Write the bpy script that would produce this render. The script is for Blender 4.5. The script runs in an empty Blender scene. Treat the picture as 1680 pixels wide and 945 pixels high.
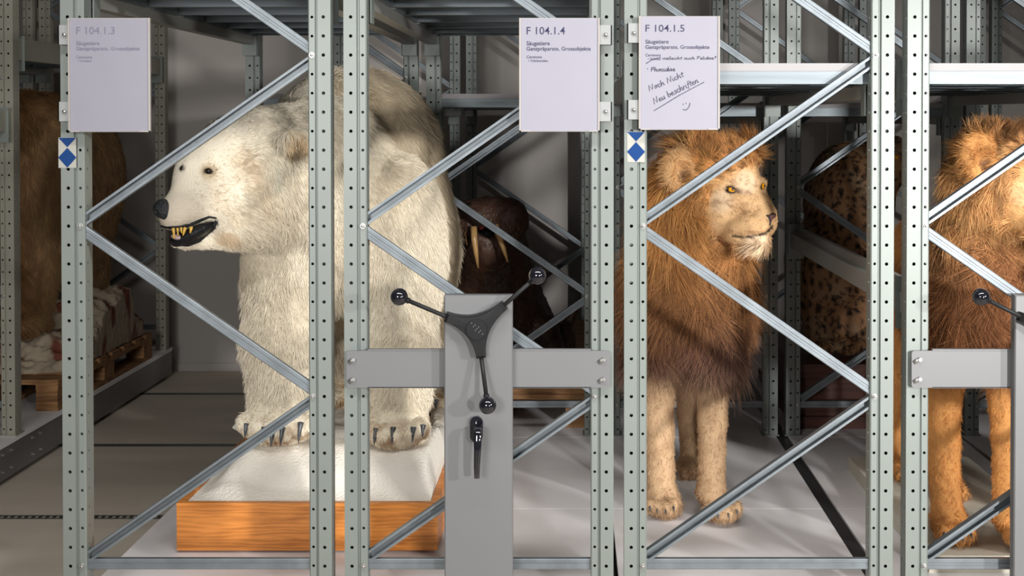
import bpy, math, random
import numpy as np
from mathutils import Vector, Matrix

SC = bpy.context.scene
COL = SC.collection
random.seed(7)
RNG = np.random.default_rng(11)

# ------------------------------------------------------------------ camera
FPX, CX, PITCH, EYE = 2059.0, 940.0, 0.0147, 1.484
CY = 194.0 + FPX * math.tan(PITCH)
cam_d = bpy.data.cameras.new('camera')
cam = bpy.data.objects.new('camera', cam_d)
COL.objects.link(cam)
cam_d.sensor_width = 36.0
cam_d.lens = FPX * 36.0 / 1680.0
cam_d.shift_x = -(CX - 840.0) / 1680.0
cam_d.shift_y = -(472.5 - CY) / 1680.0
cam_d.clip_start = 0.05
cam.location = (0, 0, EYE)
cam.rotation_euler = (math.radians(90) - PITCH, 0, 0)
SC.camera = cam

# ------------------------------------------------------------------ light
world = bpy.data.worlds.new('world')
SC.world = world
world.use_nodes = True
world.node_tree.nodes['Background'].inputs[0].default_value = (0.86, 0.93, 1.0, 1)
world.node_tree.nodes['Background'].inputs[1].default_value = 0.10


def area(name, loc, aim, energy, size, color=(1, 1, 1), spread=180, sy=None):
    d = bpy.data.lights.new(name, 'AREA')
    d.energy = energy
    d.size = size
    if sy:
        d.shape = 'RECTANGLE'
        d.size_y = sy
    d.color = color
    d.spread = math.radians(spread)
    o = bpy.data.objects.new(name, d)
    COL.objects.link(o)
    o.location = loc
    o.rotation_euler = (Vector(aim) - Vector(loc)).to_track_quat('-Z', 'Y').to_euler()
    return o


area('key_flash', (5.2, -1.25, 2.30), (0.50, 4.2, 0.80), 40, 0.32, (1.0, 0.975, 0.94), 60)
area('second_flash', (2.83, -2.5, 1.62), (0.25, 5.2, 0.80), 22, 0.26, (1.0, 0.985, 0.96), 40)
area('deck_fill_light', (0.2, 1.7, 3.05), (0.2, 3.9, 0.2), 38, 3.2, (1.0, 0.985, 0.96), 120, 0.25)  # overhead fill added to brighten the decks, not a lamp of the room
area('fill_softbox', (-1.5, -1.3, 1.70), (-0.78, 4.2, 0.75), 27, 1.0, (1.0, 0.98, 0.95), 90)
SC.view_settings.view_transform = 'Standard'
SC.view_settings.look = 'None'
SC.view_settings.gamma = 1.0
SC.view_settings.exposure = -0.08
SC.view_settings.use_curve_mapping = False


def W(px, py, Y):
    """world point seen at photo pixel (px, py) at distance Y"""
    xc, yc = (px - CX) / FPX, (CY - py) / FPX
    d = Vector((xc, math.cos(PITCH) + yc * math.sin(PITCH), -math.sin(PITCH) + yc * math.cos(PITCH)))
    t = Y / d.y
    return Vector((d.x * t, Y, EYE + d.z * t))


def A3(px, py, Y):
    return np.array(W(px, py, Y))


# ------------------------------------------------------------------ materials
def new_mat(name):
    m = bpy.data.materials.new(name)
    m.use_nodes = True
    nt = m.node_tree
    b = nt.nodes['Principled BSDF']
    return m, nt, b


def simple(name, c, rough=0.5, metal=0.0, var=0.0, scale=8.0, bump=0.0, bscale=60.0, stretch=None, coat=0.0):
    m, nt, b = new_mat(name)
    b.inputs['Roughness'].default_value = rough
    b.inputs['Metallic'].default_value = metal
    b.inputs['Coat Weight'].default_value = coat
    tc = nt.nodes.new('ShaderNodeTexCoord')
    mp = nt.nodes.new('ShaderNodeMapping')
    nt.links.new(tc.outputs['Object'], mp.inputs[0])
    if stretch:
        mp.inputs['Scale'].default_value = stretch
    n = nt.nodes.new('ShaderNodeTexNoise')
    n.inputs['Scale'].default_value = scale
    n.inputs['Detail'].default_value = 6
    nt.links.new(mp.outputs[0], n.inputs['Vector'])
    r = nt.nodes.new('ShaderNodeValToRGB')
    r.color_ramp.elements[0].position = 0.3
    r.color_ramp.elements[1].position = 0.7
    lo = [max(0, x * (1 - var)) for x in c]
    hi = [min(1, x * (1 + var)) for x in c]
    r.color_ramp.elements[0].color = (*lo, 1)
    r.color_ramp.elements[1].color = (*hi, 1)
    nt.links.new(n.outputs['Fac'], r.inputs[0])
    nt.links.new(r.outputs[0], b.inputs['Base Color'])
    if bump:
        n2 = nt.nodes.new('ShaderNodeTexNoise')
        n2.inputs['Scale'].default_value = bscale
        n2.inputs['Detail'].default_value = 5
        nt.links.new(mp.outputs[0], n2.inputs['Vector'])
        bp = nt.nodes.new('ShaderNodeBump')
        bp.inputs['Strength'].default_value = bump
        bp.inputs['Distance'].default_value = 0.01
        nt.links.new(n2.outputs['Fac'], bp.inputs['Height'])
        nt.links.new(bp.outputs[0], b.inputs['Normal'])
    return m


def wood_mat(name, c1, c2, axis=(1.0, 9, 9), rough=0.4, scale=3.0):
    m, nt, b = new_mat(name)
    b.inputs['Roughness'].default_value = rough
    tc = nt.nodes.new('ShaderNodeTexCoord')
    mp = nt.nodes.new('ShaderNodeMapping')
    mp.inputs['Scale'].default_value = axis
    nt.links.new(tc.outputs['Object'], mp.inputs[0])
    n = nt.nodes.new('ShaderNodeTexNoise')
    n.inputs['Scale'].default_value = scale
    n.inputs['Detail'].default_value = 8
    n.inputs['Distortion'].default_value = 1.2
    nt.links.new(mp.outputs[0], n.inputs['Vector'])
    w = nt.nodes.new('ShaderNodeTexWave')
    w.wave_type = 'BANDS'
    w.bands_direction = 'Z'
    w.inputs['Scale'].default_value = scale * 0.6
    w.inputs['Distortion'].default_value = 14
    w.inputs['Detail'].default_value = 4
    nt.links.new(mp.outputs[0], w.inputs['Vector'])
    mx = nt.nodes.new('ShaderNodeMath')
    mx.operation = 'MULTIPLY_ADD'
    mx.inputs[1].default_value = 0.22
    nt.links.new(w.outputs['Fac'], mx.inputs[0])
    nt.links.new(n.outputs['Fac'], mx.inputs[2])
    r = nt.nodes.new('ShaderNodeValToRGB')
    r.color_ramp.elements[0].position = 0.35
    r.color_ramp.elements[1].position = 0.78
    r.color_ramp.elements[0].color = (*c1, 1)
    r.color_ramp.elements[1].color = (*c2, 1)
    nt.links.new(mx.outputs[0], r.inputs[0])
    nt.links.new(r.outputs[0], b.inputs['Base Color'])
    return m


def coat_mat(name, rough=0.65, bump=0.35, bscale=220, attr='col', spec=0.2):
    """animal coat or skin, coloured by the colours stored on the surface"""
    m, nt, b = new_mat(name)
    b.inputs['Roughness'].default_value = rough
    b.inputs['Specular IOR Level'].default_value = spec
    a = nt.nodes.new('ShaderNodeAttribute')
    a.attribute_name = attr
    nt.links.new(a.outputs['Color'], b.inputs['Base Color'])
    if bump:
        tc = nt.nodes.new('ShaderNodeTexCoord')
        n2 = nt.nodes.new('ShaderNodeTexNoise')
        n2.inputs['Scale'].default_value = bscale
        n2.inputs['Detail'].default_value = 4
        nt.links.new(tc.outputs['Object'], n2.inputs['Vector'])
        bp = nt.nodes.new('ShaderNodeBump')
        bp.inputs['Strength'].default_value = bump
        bp.inputs['Distance'].default_value = 0.01
        nt.links.new(n2.outputs['Fac'], bp.inputs['Height'])
        nt.links.new(bp.outputs[0], b.inputs['Normal'])
    return m


M = {}
M['post'] = simple('powder_coated_steel', (0.20, 0.225, 0.21), 0.42, 0.15, 0.04, 5)
M['post_beige'] = simple('beige_coated_steel', (0.30, 0.29, 0.24), 0.42, 0.1, 0.05, 5)
M['galv'] = simple('galvanised_steel', (0.19, 0.215, 0.235), 0.46, 0.6, 0.16, 14, 0.05, 40)
M['galv_plank'] = simple('galvanised_sheet', (0.20, 0.23, 0.25), 0.5, 0.6, 0.14, 5, stretch=(0.6, 12, 12))
M['beam'] = simple('grey_beam_paint', (0.36, 0.36, 0.335), 0.4, 0.15, 0.04, 4)
M['deck'] = simple('grey_deck_board', (0.80, 0.78, 0.79), 0.5, 0, 0.03, 3)
M['board_white'] = simple('white_shelf_board', (0.30, 0.29, 0.295), 0.5, 0, 0.03, 6)
M['carriage'] = simple('dark_carriage_steel', (0.20, 0.185, 0.19), 0.38, 0.4, 0.08, 4)
M['rubber'] = simple('black_gap_profile', (0.03, 0.03, 0.032), 0.45, 0, 0.1)
M['panel'] = simple('light_grey_sheet_panel', (0.158, 0.16, 0.165), 0.45, 0.1, 0.02, 3)
M['black'] = simple('black_plastic', (0.014, 0.014, 0.015), 0.42, 0, 0.1)
M['black_gloss'] = simple('glossy_black_knob', (0.008, 0.008, 0.012), 0.06, 0, 0.0, coat=0.6)
M['chrome'] = simple('zinc_bolt', (0.42, 0.42, 0.41), 0.38, 0.9, 0.05)
M['paper'] = simple('printed_paper', (0.275, 0.268, 0.32), 0.6, 0, 0.015, 6, 0.15, 9)
M['holder'] = simple('clear_grey_holder', (0.36, 0.33, 0.31), 0.3, 0, 0.03)
M['bracket'] = simple('bracket_sheet', (0.30, 0.31, 0.31), 0.4, 0.2, 0.03)
M['ink'] = simple('dark_blue_ink', (0.022, 0.022, 0.07), 0.6, 0, 0)
M['ink_grey'] = simple('faded_grey_print', (0.16, 0.16, 0.22), 0.6, 0, 0)
M['pen'] = simple('ballpoint_ink', (0.015, 0.015, 0.06), 0.5, 0, 0)
M['blue'] = simple('signal_blue_film', (0.002, 0.040, 0.17), 0.35, 0, 0.03)
M['white'] = simple('white_film', (0.38, 0.375, 0.34), 0.4, 0, 0.02)
M['wall'] = simple('painted_wall', (0.42, 0.39, 0.365), 0.8, 0, 0.04, 1.2, 0.08, 90)
M['floor'] = simple('brown_concrete', (0.62, 0.55, 0.46), 0.55, 0, 0.10, 1.6, 0.05, 30, stretch=(1, 3, 1))
M['rail'] = simple('steel_floor_rail', (0.10, 0.11, 0.10), 0.4, 0.7, 0.2)
M['oak'] = wood_mat('oiled_oak', (0.46, 0.15, 0.024), (0.76, 0.28, 0.055), (1.0, 6, 8), 0.4, 5.0)
M['pallet'] = wood_mat('rough_pallet_wood', (0.15, 0.065, 0.022), (0.32, 0.165, 0.065), (1.5, 8, 8), 0.75)
M['plaster'] = simple('cream_plaster', (0.90, 0.85, 0.76), 0.85, 0, 0.06, 6, 0.5, 110)
M['cream_board'] = simple('cream_painted_board', (0.62, 0.585, 0.49), 0.6, 0, 0.08, 5, 0.2, 30)
M['tag'] = simple('clear_plastic_tag', (0.55, 0.55, 0.47), 0.12, 0, 0.05)
M['tooth'] = simple('yellow_tooth', (0.72, 0.44, 0.08), 0.25, 0, 0.15, 90)
M['tusk'] = simple('old_ivory', (0.52, 0.31, 0.12), 0.3, 0, 0.25, 30, stretch=(1, 1, 0.3))
M['mouth'] = simple('black_gums', (0.010, 0.010, 0.012), 0.38, 0, 0.2, 60, 0.5, 90)
M['tongue'] = simple('pale_tongue', (0.45, 0.33, 0.32), 0.3, 0, 0.1)
M['red'] = simple('red_mouth_lining', (0.30, 0.035, 0.018), 0.4, 0, 0.1)
M['nose_black'] = simple('grey_black_nose', (0.025, 0.03, 0.034), 0.3, 0, 0.3, 80, 0.8, 160)
M['nose_pink'] = simple('pink_brown_nose', (0.30, 0.12, 0.09), 0.4, 0, 0.4, 60, 0.4, 120)
M['claw'] = simple('grey_horn_claw', (0.07, 0.075, 0.085), 0.3, 0, 0.5, 60)
M['eye_amber'] = simple('amber_glass_eye', (0.72, 0.30, 0.012), 0.05, 0, 0.1, 200)
M['eye_dark'] = simple('dark_glass_eye', (0.012, 0.008, 0.006), 0.05, 0, 0)
M['lid'] = simple('dark_eye_rim', (0.03, 0.016, 0.010), 0.5, 0, 0.2)
M['coat'] = coat_mat('animal_coat')
M['fur'] = coat_mat('animal_fur', 0.55, 0, attr='col', spec=0.25)
M['skin'] = coat_mat('walrus_hide', 0.42, 0.9, 38, spec=0.35)
M['rock'] = coat_mat('painted_rock', 0.8, 0.9, 30, spec=0.15)


for q_ in ('mouth', 'blue'):
    M[q_].node_tree.nodes['Principled BSDF'].inputs['Specular IOR Level'].default_value = 0.25
M['black'].node_tree.nodes['Principled BSDF'].inputs['Specular IOR Level'].default_value = 0.22


# ------------------------------------------------------------------ mesh helpers
class MB:
    def __init__(s):
        s.v = []
        s.f = []
        s.sm = []
        s.mi = []

    def quad(s, a, b, c, d, sm=False, mi=0):
        n = len(s.v)
        s.v += [tuple(a), tuple(b), tuple(c), tuple(d)]
        s.f.append((n, n + 1, n + 2, n + 3))
        s.sm.append(sm)
        s.mi.append(mi)

    def poly(s, pts, sm=False, mi=0):
        n = len(s.v)
        s.v += [tuple(p) for p in pts]
        s.f.append(tuple(range(n, n + len(pts))))
        s.sm.append(sm)
        s.mi.append(mi)

    def add(s, vs, fs, sm=False, mi=0):
        n = len(s.v)
        s.v += [tuple(p) for p in vs]
        for f in fs:
            s.f.append(tuple(i + n for i in f))
            s.sm.append(sm)
            s.mi.append(mi)

    def box(s, x0, x1, y0, y1, z0, z1, b=0.0, mi=0):
        if b > 0:
            prof = [(x0 + b, z0), (x1 - b, z0), (x1, z0 + b), (x1, z1 - b), (x1 - b, z1), (x0 + b, z1), (x0, z1 - b), (x0, z0 + b)]
            s.prism([(p[0], p[1]) for p in prof], y0, y1, mi)
            return
        v = [(x0, y0, z0), (x1, y0, z0), (x1, y1, z0), (x0, y1, z0), (x0, y0, z1), (x1, y0, z1), (x1, y1, z1), (x0, y1, z1)]
        s.add(v, [(0, 3, 2, 1), (4, 5, 6, 7), (0, 1, 5, 4), (1, 2, 6, 5), (2, 3, 7, 6), (3, 0, 4, 7)], mi=mi)

    def prism(s, pts, y0, y1, mi=0):
        """extrude an XZ outline along Y"""
        n = len(pts)
        v = [(p[0], y0, p[1]) for p in pts] + [(p[0], y1, p[1]) for p in pts]
        f = [tuple(range(n)), tuple(reversed(range(n, 2 * n)))]
        for i in range(n):
            j = (i + 1) % n
            f.append((i, i + n, j + n, j))
        s.add(v, f, mi=mi)

    def profile_bar(s, a, b, prof, up=Vector((0, 1, 0))):
        """sweep a 2-D open/closed profile (u along side, w along 'up') from a to b; closed loop with caps"""
        a, b = Vector(a), Vector(b)
        d = (b - a).normalized()
        side = d.cross(up).normalized()
        n = len(prof)
        v = [a + side * p[0] + up * p[1] for p in prof] + [b + side * p[0] + up * p[1] for p in prof]
        f = [tuple(range(n)), tuple(reversed(range(n, 2 * n)))]
        for i in range(n):
            j = (i + 1) % n
            f.append((i, i + n, j + n, j))
        s.add(v, f)

    def tube(s, pts, rad, seg=10, cap=True, sm=True, mi=0):
        pts = [Vector(p) for p in pts]
        if not hasattr(rad, '__len__'):
            rad = [rad] * len(pts)
        vs, fs = [], []
        prev = None
        for i, p in enumerate(pts):
            d = (pts[min(i + 1, len(pts) - 1)] - pts[max(i - 1, 0)]).normalized()
            if prev is None:
                r = d.orthogonal().normalized()
            else:
                r = (prev - d * prev.dot(d)).normalized()
            prev = r
            q = d.cross(r)
            for k in range(seg):
                a = 2 * math.pi * k / seg
                vs.append(p + (r * math.cos(a) + q * math.sin(a)) * rad[i])
        for i in range(len(pts) - 1):
            for k in range(seg):
                k2 = (k + 1) % seg
                fs.append((i * seg + k, i * seg + k2, (i + 1) * seg + k2, (i + 1) * seg + k))
        if cap:
            fs.append(tuple(reversed(range(seg))))
            fs.append(tuple(range((len(pts) - 1) * seg, len(pts) * seg)))
        s.add(vs, fs, sm, mi)

    def sphere(s, c, r, u=20, w=12, sc=(1, 1, 1), R=None, mi=0):
        c = Vector(c)
        vs, fs = [], []
        for i in range(w + 1):
            th = math.pi * i / w
            for k in range(u):
                a = 2 * math.pi * k / u
                p = Vector((math.sin(th) * math.cos(a) * sc[0], math.sin(th) * math.sin(a) * sc[1], math.cos(th) * sc[2])) * r
                if R:
                    p = R @ p
                vs.append(c + p)
        for i in range(w):
            for k in range(u):
                k2 = (k + 1) % u
                fs.append((i * u + k, (i + 1) * u + k, (i + 1) * u + k2, i * u + k2))
        s.add(vs, fs, True, mi)

    def mesh(s, name, mats):
        me = bpy.data.meshes.new(name)
        me.from_pydata(s.v, [], s.f)
        for m in (mats if isinstance(mats, (list, tuple)) else [mats]):
            me.materials.append(m)
        me.polygons.foreach_set('use_smooth', s.sm)
        me.polygons.foreach_set('material_index', s.mi)
        me.update()
        return me

    def build(s, name, mats, parent=None, loc=(0, 0, 0)):
        off = Vector(loc) if parent is None else world_loc(parent)
        if off.length > 0:
            s.v = [(p[0] - off.x, p[1] - off.y, p[2] - off.z) for p in s.v]
        o = bpy.data.objects.new(name, s.mesh(name, mats))
        COL.objects.link(o)
        if parent is not None:
            o.parent = parent
        else:
            o.location = loc
        return o


def world_loc(o):
    l = Vector((0, 0, 0))
    while o is not None:
        l += o.location
        o = o.parent
    return l


def put(me, name, parent, loc=(0, 0, 0)):
    """a part that uses a shared mesh, placed in its thing's own space"""
    o = bpy.data.objects.new(name, me)
    COL.objects.link(o)
    o.parent = parent
    o.location = loc
    return o


def tag(o, label, cat, group=None, kind=None):
    if label:
        o['label'] = label
    if cat:
        o['category'] = cat
    if group:
        o['group'] = group
    if kind:
        o['kind'] = kind
    return o


def empty(name, loc, label, cat, group=None):
    o = bpy.data.objects.new(name, None)
    COL.objects.link(o)
    o.location = loc
    o.empty_display_size = 0.1
    return tag(o, label, cat, group)


# ------------------------------------------------------------------ room shell
WALLY = 7.36
DECK = 0.173


def struct(name, mb, m):
    o = mb.build(name, m)
    o['kind'] = 'structure'
    return o


b = MB(); b.box(-7, 7, -3, WALLY + 0.2, -0.12, 0.0); struct('floor', b, M['floor'])
b = MB(); b.box(-7, 7, WALLY, WALLY + 0.2, 0, 3.2); struct('wall_back', b, M['wall'])
b = MB(); b.box(-7.2, -7, -3, WALLY, 0, 3.2); struct('wall_left', b, M['wall'])
b = MB(); b.box(7, 7.2, -3, WALLY, 0, 3.2); struct('wall_right', b, M['wall'])
b = MB(); b.box(-7.2, 7.2, -3, WALLY + 0.2, 3.2, 3.35); struct('ceiling', b, M['wall'])
b = MB(); b.box(-7, 7, WALLY - 0.008, WALLY, 0, 0.045); struct('baseboard_back', b, M['wall'])
# steel rails set flush into the concrete, along which the carriages roll
for i, py in enumerate((852, 733, 648)):
    Y = EYE * FPX / (py - 194.0)
    b = MB()
    hw = 0.018
    b.box(-7, 7, Y - hw, Y - hw + 0.006, 0.0, 0.003)
    b.box(-7, 7, Y + hw - 0.006, Y + hw, 0.0, 0.003)
    if i == 0:
        x = -3.0
        while x < 3.0:
            b.box(x, x + 0.012, Y - hw + 0.006, Y + hw - 0.006, 0.0, 0.003)
            x += 0.026
    else:
        b.box(-7, 7, Y - 0.006, Y + 0.006, 0.0, 0.002)
    struct('trim_%d' % (i + 1), b, M['rail'])

# ------------------------------------------------------------------ rack parts
ROWS = (3.3, 5.16, 7.08)
OFFS = (0.0, 0.650, 0.744, 1.394)
POST_TOP = 2.62


def perforated_strip(mb, P, U, x0, x1, hx, r, zs, z0, z1, depth, N):
    """strip at origin P, width along U from x0..x1, height z; round holes at (hx, zs) pushed 'depth' along N"""
    def pt(u, z, d=0.0):
        return (P[0] + U[0] * u + N[0] * d, P[1] + U[1] * u + N[1] * d, z)
    zc = z0
    for z in zs:
        a, bb = z - 0.025, z + 0.025
        if a < z0 - 1e-6 or bb > z1 + 1e-6:
            continue
        if a > zc + 1e-6:
            mb.quad(pt(x0, zc), pt(x1, zc), pt(x1, a), pt(x0, a))
        k = 8
        outer, inner, back = [], [], []
        corner = [(x1, z), (x1, bb), (hx, bb), (x0, bb), (x0, z), (x0, a), (hx, a), (x1, a)]
        for i in range(k):
            an = math.pi / 4 * i
            outer.append(pt(*corner[i]))
            inner.append(pt(hx + r * math.cos(an), z + r * math.sin(an)))
            back.append(pt(hx + r * math.cos(an), z + r * math.sin(an), depth))
        for i in range(k):
            j = (i + 1) % k
            mb.quad(outer[i], outer[j], inner[j], inner[i])
            mb.quad(inner[i], inner[j], back[j], back[i])
        zc = bb
    if zc < z1 - 1e-6:
        mb.quad(pt(x0, zc), pt(x1, zc), pt(x1, z1), pt(x0, z1))


def make_post_mesh(s, mat, name):
    """s=+1: wide face on the -x side (left post), s=-1 mirrored. Local z is world z."""
    mb = MB()
    z0, z1 = DECK, POST_TOP
    zs = [0.05 * k for k in range(4, 52)]
    U = (s, 0, 0)
    N = (0, 1, 0)
    perforated_strip(mb, (0, 0, 0), U, -0.030, 0.004, -0.011, 0.0048, zs, z0, z1, 0.003, N)
    perforated_strip(mb, (0, 0.004, 0), U, 0.012, 0.027, 0.0195, 0.0040, zs, z0, z1, 0.003, N)

    def strip(pts):
        for (a, c) in zip(pts[:-1], pts[1:]):
            mb.quad((a[0] * s, a[1], z0), (c[0] * s, c[1], z0), (c[0] * s, c[1], z1), (a[0] * s, a[1], z1))
    strip([(0.004, 0.0), (0.0065, 0.009), (0.0095, 0.009), (0.012, 0.004)])
    strip([(0.027, 0.004), (0.030, 0.007), (0.030, 0.012)])
    # side faces (perforated) and open back with return lips
    V = (0, 1, 0)
    perforated_strip(mb, (0.030 * s, 0, 0), V, 0.012, 0.040, 0.026, 0.0045, zs, z0, z1, 0.003, (-s, 0, 0))
    perforated_strip(mb, (-0.030 * s, 0, 0), V, 0.0, 0.034, 0.014, 0.0045, zs, z0, z1, 0.003, (s, 0, 0))
    perforated_strip(mb, (-0.026 * s, 0, 0), V, 0.040, 0.068, 0.054, 0.0040, zs, z0, z1, 0.003, (s, 0, 0))
    strip([(-0.030, 0.034), (-0.026, 0.040)])
    strip([(-0.026, 0.068), (0.026, 0.068)])
    strip([(0.030, 0.040), (0.026, 0.046), (0.026, 0.068)])
    mb.quad((-0.03 * s, 0, z1), (0.03 * s, 0, z1), (0.03 * s, 0.068, z1), (-0.03 * s, 0.068, z1))
    # foot plate
    mb.box(-0.036, 0.036, -0.004, 0.074, DECK, DECK + 0.005)
    return mb.mesh(name, mat)


PM = {}
for key in ('post', 'post_beige'):
    PM[key, 1] = make_post_mesh(1, M[key], 'post')
    PM[key, -1] = make_post_mesh(-1, M[key], 'post')

# brace profiles: channel with lips
T = 0.0016
CH_OPEN = [(-.014, 0), (-.0075, 0), (-.0075, T), (-.014 + T, T), (-.014 + T, .020), (.014 - T, .020), (.014 - T, T), (.0075, T), (.0075, 0), (.014, 0), (.014, .022), (-.014, .022)]
CH_FLAT = [(-.014, 0.0), (-.012, -.0012), (-.004, -.0012), (-.0028, 0.0003), (.0028, 0.0003), (.004, -.0012), (.012, -.0012), (.014, 0.0), (.014, .0145), (.014 - T, .0145), (.014 - T, T), (-.014 + T, T), (-.014 + T, .0145), (-.014, .0145)]


def brace_mesh(name, a, bpt, prof):
    mb = MB()
    mb.profile_bar(a, bpt, prof)
    me = mb.mesh(name, M['galv'])
    return me


FW = 0.650
BR = {}
for s, z, op in (('/', 0.30, 1), ('\\', 1.20, 0), ('/', 1.20, 1), ('\\', 2.10, 0), ('/', 2.10, 1)):
    x0, x1 = 0.020, FW - 0.020
    z2 = z + 0.45 if s == '/' else z - 0.45
    zz = z + (0.012 if s == '/' else -0.012)
    z3 = z2 - (0.012 if s == '/' else -0.012)
    BR[s, z] = brace_mesh('diagonal_brace', (x0, 0.014, zz), (x1, 0.014, z3), CH_OPEN if op else CH_FLAT)
BR['h'] = brace_mesh('horizontal_brace', (0.022, 0.016, 0.300), (FW - 0.022, 0.016, 0.300), CH_FLAT)
BR['h2'] = brace_mesh('horizontal_brace', (0.022, 0.016, 2.560), (FW - 0.022, 0.016, 2.560), CH_FLAT)


def bolt_mesh():
    mb = MB()
    pts = [(0, -.010, 0), (0, -.008, 0), (0, -.008, 0), (0, -.003, 0), (0, -.003, 0), (0, 0, 0)]
    mb.tube([(0, 0, 0), (0, -.0025, 0)], .0078, 12, sm=False)
    mb.tube([(0, -.0025, 0), (0, -.0075, 0)], .0058, 6, sm=False)
    mb.tube([(0, -.0075, 0), (0, -.0095, 0), (0, -.0105, 0)], [.0042, .0036, .0015], 10)
    return mb.mesh('bolt', M['chrome'])


BOLT = bolt_mesh()


def beam_mesh(L, h, mat, z):
    """beam along +Y, box profile with step; z = bottom"""
    mb = MB()
    w = 0.020
    prof = [(-w, z), (w, z), (w, z + h), (0.004, z + h), (0.004, z + h - 0.028), (-w, z + h - 0.028)]
    mb.prism(prof, 0.07, L)
    return mb.mesh('beam', mat)


def connector_mesh(z, h, s, y0):
    mb = MB()
    x = 0.033 * s
    mb.box(min(x, x - .004 * s), max(x, x - .004 * s), y0, y0 + .045, z - .045, z + h + .012)
    mb.box(-0.031, 0.031, y0 + .040 if y0 >= 0 else y0, y0 + .044 if y0 >= 0 else y0 + .004, z - .045, z + h + .012)
    return mb.mesh('beam_connector', M['post'])


def plank_mesh(w, d, z, n_ribs=2):
    """galvanised shelf plank, long side along x, downturned lips, z = bottom of lips"""
    mb = MB()
    h = 0.034
    t = 0.002
    prof = [(0, h), (0, 0), (0.012, 0), (0.012, t), (t, t), (t, h - t)]
    for k in range(n_ribs):
        c = d * (k + 1) / (n_ribs + 1)
        prof += [(c - .012, h - t), (c - .008, h - t - .006), (c + .008, h - t - .006), (c + .012, h - t)]
    prof += [(d - t, h - t), (d - t, t), (d - .012, t), (d - .012, 0), (d, 0), (d, h)]
    n = len(prof)
    v = [(0.022, p[0], p[1] + z) for p in prof] + [(w - 0.022, p[0], p[1] + z) for p in prof]
    f = []
    for i in range(n):
        j = (i + 1) % n
        f.append((i, i + n, j + n, j))
    f.append(tuple(reversed(range(n))))
    f.append(tuple(range(n, 2 * n)))
    mb.add(v, f)
    # end tabs that hook over the beam
    for xx in (0.014, w - 0.030):
        mb.box(xx, xx + .016, 0.03, d - 0.03, z - .004, z + .030)
    return mb.mesh('shelf_plank', M['galv_plank'])


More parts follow.
